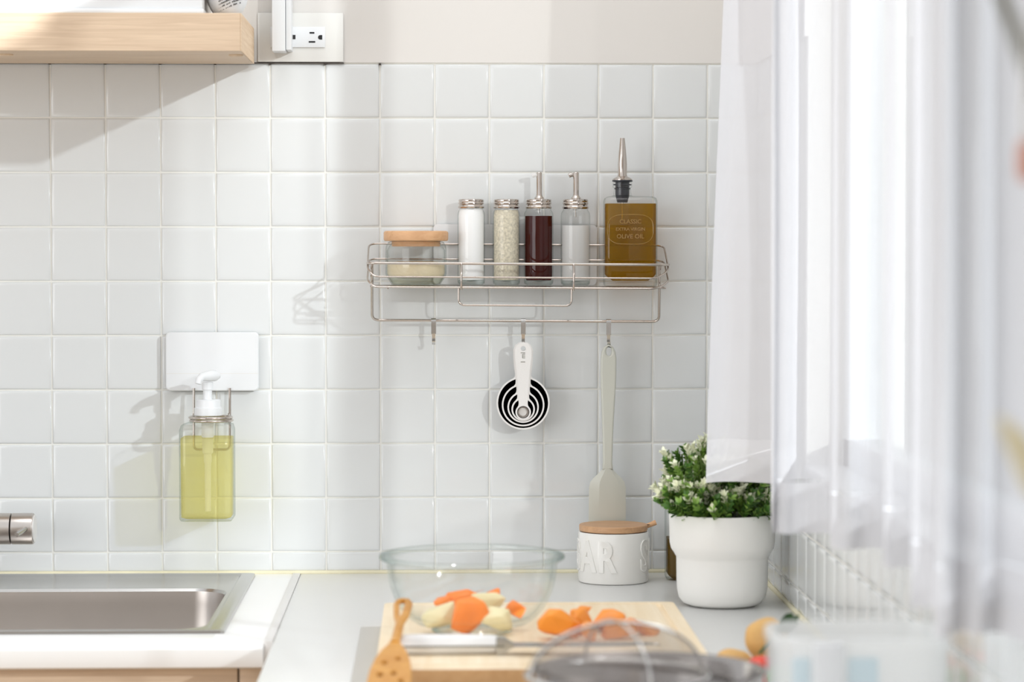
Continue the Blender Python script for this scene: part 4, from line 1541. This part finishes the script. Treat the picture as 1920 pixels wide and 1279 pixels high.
# steel pot and upturned sieve
eP = 1.30
kP = FPX / (DIST - eP)
ppc = Vector((X(1217, eP, 1262), -eP, .0004))
RP = 222 / kP
zP = Z(1258, eP, 1217)
sp_ = thing('steel_pan', ppc, 'shallow stainless steel pan on the worktop in the foreground', 'pan')
glass_body('pan_body', [(0, 0), (RP * .80, 0), (RP * .88, .004), (RP * .94, .015), (RP * .975, zP - .004), (RP * .985, zP - .001), (RP, zP), (RP, zP + .0012), (RP * .975, zP + .0005), (RP * .955, zP - .004), (RP * .92, .016), (RP * .86, .006), (RP * .78, .003), (0, .003)], ppc, sp_, M['pansteel'], 72)
bm = bmesh.new()
hh = [ppc + Vector((RP * .97 * math.sin(a), -RP * .97 * math.cos(a), zP - .015)) for a in (R(-22), R(22))]
tube(bm, fillet([hh[0], hh[0] + Vector((0, -.035, .008)), hh[1] + Vector((0, -.035, .008)), hh[1]], .012), .0035, 10)
obj('handle', bm, M['steel2'], sp_, 50)
sv = thing('sieve', (X(1160, 1.32, 1240), -1.30, .03), 'upturned wire mesh sieve dome resting inside the steel pan', 'sieve')
svc = Vector((X(1158, 1.30, 1240), -1.295, Z(1268, 1.30, 1160)))
RS, HS = .084, Z(1170, 1.30, 1160) - svc.z
bm = bmesh.new()
lathe(bm, [(RS * math.cos(a) * .995, HS * math.sin(a) * .99) for a in [PI / 2 * k / 14 for k in range(15)]], svc, 48)
obj('wire_mesh', bm, M['mesh'], sv, 60)
bm = bmesh.new()
tube(bm, [svc + Vector((RS * math.cos(a), RS * math.sin(a), 0)) for a in [2 * PI * k / 48 for k in range(48)]], .0028, 8, closed=True)
for a0 in (0, PI / 2):
    tube(bm, [svc + Vector(((RS + .001) * math.cos(t) * math.cos(a0 + .3), (RS + .001) * math.cos(t) * math.sin(a0 + .3), (HS + .001) * math.sin(t))) for t in [PI * k / 24 for k in range(25)]], .0016, 8)
obj('frame', bm, M['steel2'], sv, 60)
sv.location.z = sv.location.z


# vegetables by the pan
def blob(name, c, r, m, label, cat, seed, sc_=(1, 1, 1), amp=.10):
    b = bmesh.new()
    bmesh.ops.create_icosphere(b, subdivisions=3, radius=1)
    for v in b.verts:
        n_ = noise.noise(v.co * 1.6 + Vector((seed, 0, 0)))
        s = 1 + amp * n_
        v.co = Vector((v.co.x * sc_[0], v.co.y * sc_[1], v.co.z * sc_[2])) * r * s + Vector(c)
    return tag(obj(name, b, m, None, 60), label, cat)


blob('potato', at(1437, 1199, .90), .0240, M['skin'], 'round unpeeled potato lying on top of the vegetables beside the pan', 'potato', 3, (1.02, 1, .98))
c = at(1375, 1236, .93)
blob('potato', (c.x, c.y, .0172), .0175, M['skin'], 'unpeeled potato half hidden behind the pan rim', 'potato', 9, (1.25, 1, .95))
c = at(1428, 1250, .97)
blob('tomato', (c.x, c.y, .0165), .0165, M['tomato'], 'red tomato mostly hidden between potato, pan and container', 'tomato', 5, (1.1, 1, .96), .04)
c = at(1462, 1262, 1.0)
blob('green_pepper', (c.x, c.y + .004, .0140), .0140, M['pepper'], 'bright green vegetable glimpsed beside the plastic container', 'vegetable', 12, (1.0, 1.0, .95), .12)
c = at(1440, 1240, .865)
blob('potato', (c.x + .012, c.y + .03, .0165), .017, M['skin'], 'unpeeled potato hidden under the round one', 'potato', 21, (1.2, 1, .96))
# dark leaf
lf = thing('herb_sprig', at(1455, 1192, .93), 'dark green leaf sticking up between the potato and the container', 'herb')
bm = bmesh.new()
pa_, pb_ = at(1452, 1186, .925), at(1500, 1154, .925)
dv = (pb_ - pa_)
for q, (t0, L_, ang) in enumerate(((0, 1.0, 0), (.1, .8, 16), (.15, .75, -14), (-.1, .7, 6))):
    dd = Matrix.Rotation(R(ang), 3, 'Y') @ dv
    leaf(bm, pa_ + dv * t0 + Vector((0, q * .002, 0)), dd, Vector((0, -1, .3)), dv.length * L_, .012, 0, .2)
tube(bm, [pa_ - dv * .6 + Vector((0, 0, -.012)), pa_ + dv * .3], .0015, 6)
obj('leaf', bm, M['leafy'], lf, 60)

# plastic container
x0, x1 = X(1446, 1.50, 1240), .436
yb0, yb1 = -1.535, -1.425
zT = Z(1180, 1.48, 1600)
cn = thing('food_container', ((x0 + x1) / 2, -1.48, .0004), 'translucent plastic food container with pale blue panels, lower right', 'container')


def cr(i, r, z):
    return rrect(x0 + i, x1 - i, yb0 + i, yb1 - i, r, z, 7)


bm = bmesh.new()
loft(bm, [cr(.012, .018, .0008), cr(.006, .022, .002), cr(.003, .025, .012), cr(.002, .026, zT - .012), cr(0, .028, zT - .010), cr(0, .028, zT - .002), cr(.002, .027, zT), cr(.005, .025, zT), cr(.006, .024, zT - .004), cr(.008, .022, .014), cr(.014, .016, .005)], cap0=True, cap1=True)
obj('tub', bm, M['frost'], cn, 45)
bm = bmesh.new()
box(bm, x0 + .013, x0 + .028, yb0 - .0022, yb0 + .001, .03, zT - .016, .0015)
obj('blue_panel', bm, M['blue'], cn)
bm = bmesh.new()
box(bm, x0 + .060, x0 + .085, yb0 - .0022, yb0 + .001, .03, zT - .016, .0015)
obj('blue_panel', bm, M['blue'], cn)
bm = bmesh.new()
box(bm, x0 + .030, x0 + .056, yb0 - .0065, yb0 - .0002, zT - .045, zT - .003, .002)
obj('latch', bm, M['white'], cn)

# ================================================================== UTENSILS HANGING AT THE RIGHT, CLOSE TO THE CAMERA
rail = tag(obj('utensil_rail', tube(bmesh.new(), [(.405, -2.10, .72), (.405, -2.60, .72)], .005, 12), M['steel2'], None, 50), 'short steel utensil rail on the right wall near the camera', 'rail')
bm = bmesh.new()
for y in (-2.12, -2.58):
    box(bm, .402, WALLX - .0046, y - .005, y + .005, .714, .726, .001)
obj('bracket', bm, M['steel2'], rail)
ld = thing('ladle', (.40, -2.30, .52), 'dark rimmed steel pan hanging at the upper right, seen as a blurred curved edge', 'pan')
kk = 2.28
c0, c1, c2 = at(1868, -30, kk), at(1898, 40, kk), at(1934, 150, kk)
# circle through three points
ax_, az_, bx_, bz_, cx_, cz_ = c0.x, c0.z, c1.x, c1.z, c2.x, c2.z
dd = 2 * (ax_ * (bz_ - cz_) + bx_ * (cz_ - az_) + cx_ * (az_ - bz_))
ux = ((ax_ ** 2 + az_ ** 2) * (bz_ - cz_) + (bx_ ** 2 + bz_ ** 2) * (cz_ - az_) + (cx_ ** 2 + cz_ ** 2) * (az_ - bz_)) / dd
uz = ((ax_ ** 2 + az_ ** 2) * (cx_ - bx_) + (bx_ ** 2 + bz_ ** 2) * (ax_ - cx_) + (cx_ ** 2 + cz_ ** 2) * (bx_ - ax_)) / dd
arc = []
pts = [c0 + Vector((-.012, 0, .045)), c0 + Vector((-.004, 0, .02)), c0, c1, c2, c2 + Vector((.016, 0, -.035)), c2 + Vector((.018, 0, -.055))]
bm = bmesh.new()
tube(bm, fillet(pts, .01, 3), .0042, 10)
obj('ladle_rod', bm, M['darksteel'], ld, 60)
ld['label'] = 'dark curved steel utensil handle at the upper right corner, blurred'
ld['category'] = 'utensil'
ld.name = 'ladle'
c = at(1926, 300, 2.30)
hd = thing('whisk', c, 'reddish wooden handle end at the right edge, blurred', 'utensil')
bm = bmesh.new()
lathe(bm, [(0, -.012), (.003, -.0115), (.0048, -.008), (.0052, 0), (.0045, .008), (.0035, .0105)], c, 20)
obj('grip', bm, M['redwood'], hd, 60)
bm = bmesh.new()
tube(bm, [c + Vector((0, 0, .009)), c + Vector((-.001, 0, .025)), c + Vector((.004, 0, .10)), Vector((.405, -2.30, .72))], .002, 10)
obj('shaft', bm, M['steel2'], hd, 60)
wl = thing('wooden_spoon', at(1930, 860, 2.30), 'cream wooden spoon tip at the right edge, blurred', 'utensil')
sp3 = [(1868, 778), (1880, 782), (1900, 795), (1925, 815), (1945, 850), (1950, 900), (1938, 935), (1925, 925), (1912, 900), (1900, 872), (1886, 840), (1874, 805)]
P3 = [at(a, b, 2.30) for a, b in sp3]
c = sum(P3, Vector()) / len(P3)
me = curve_mesh([[(p.x - c.x, p.z - c.z) for p in P3]], .004, .0008)
me.transform(Matrix.Translation(c) @ FRONT)
obj('spoon_head', me, M['cream'], wl, 50)
bm = bmesh.new()
tube(bm, [at(1946, 880, 2.30), at(1960, 700, 2.30), Vector((.405, -2.33, .72))], .003, 10)
obj('spoon_handle', bm, M['cream'], wl, 60)
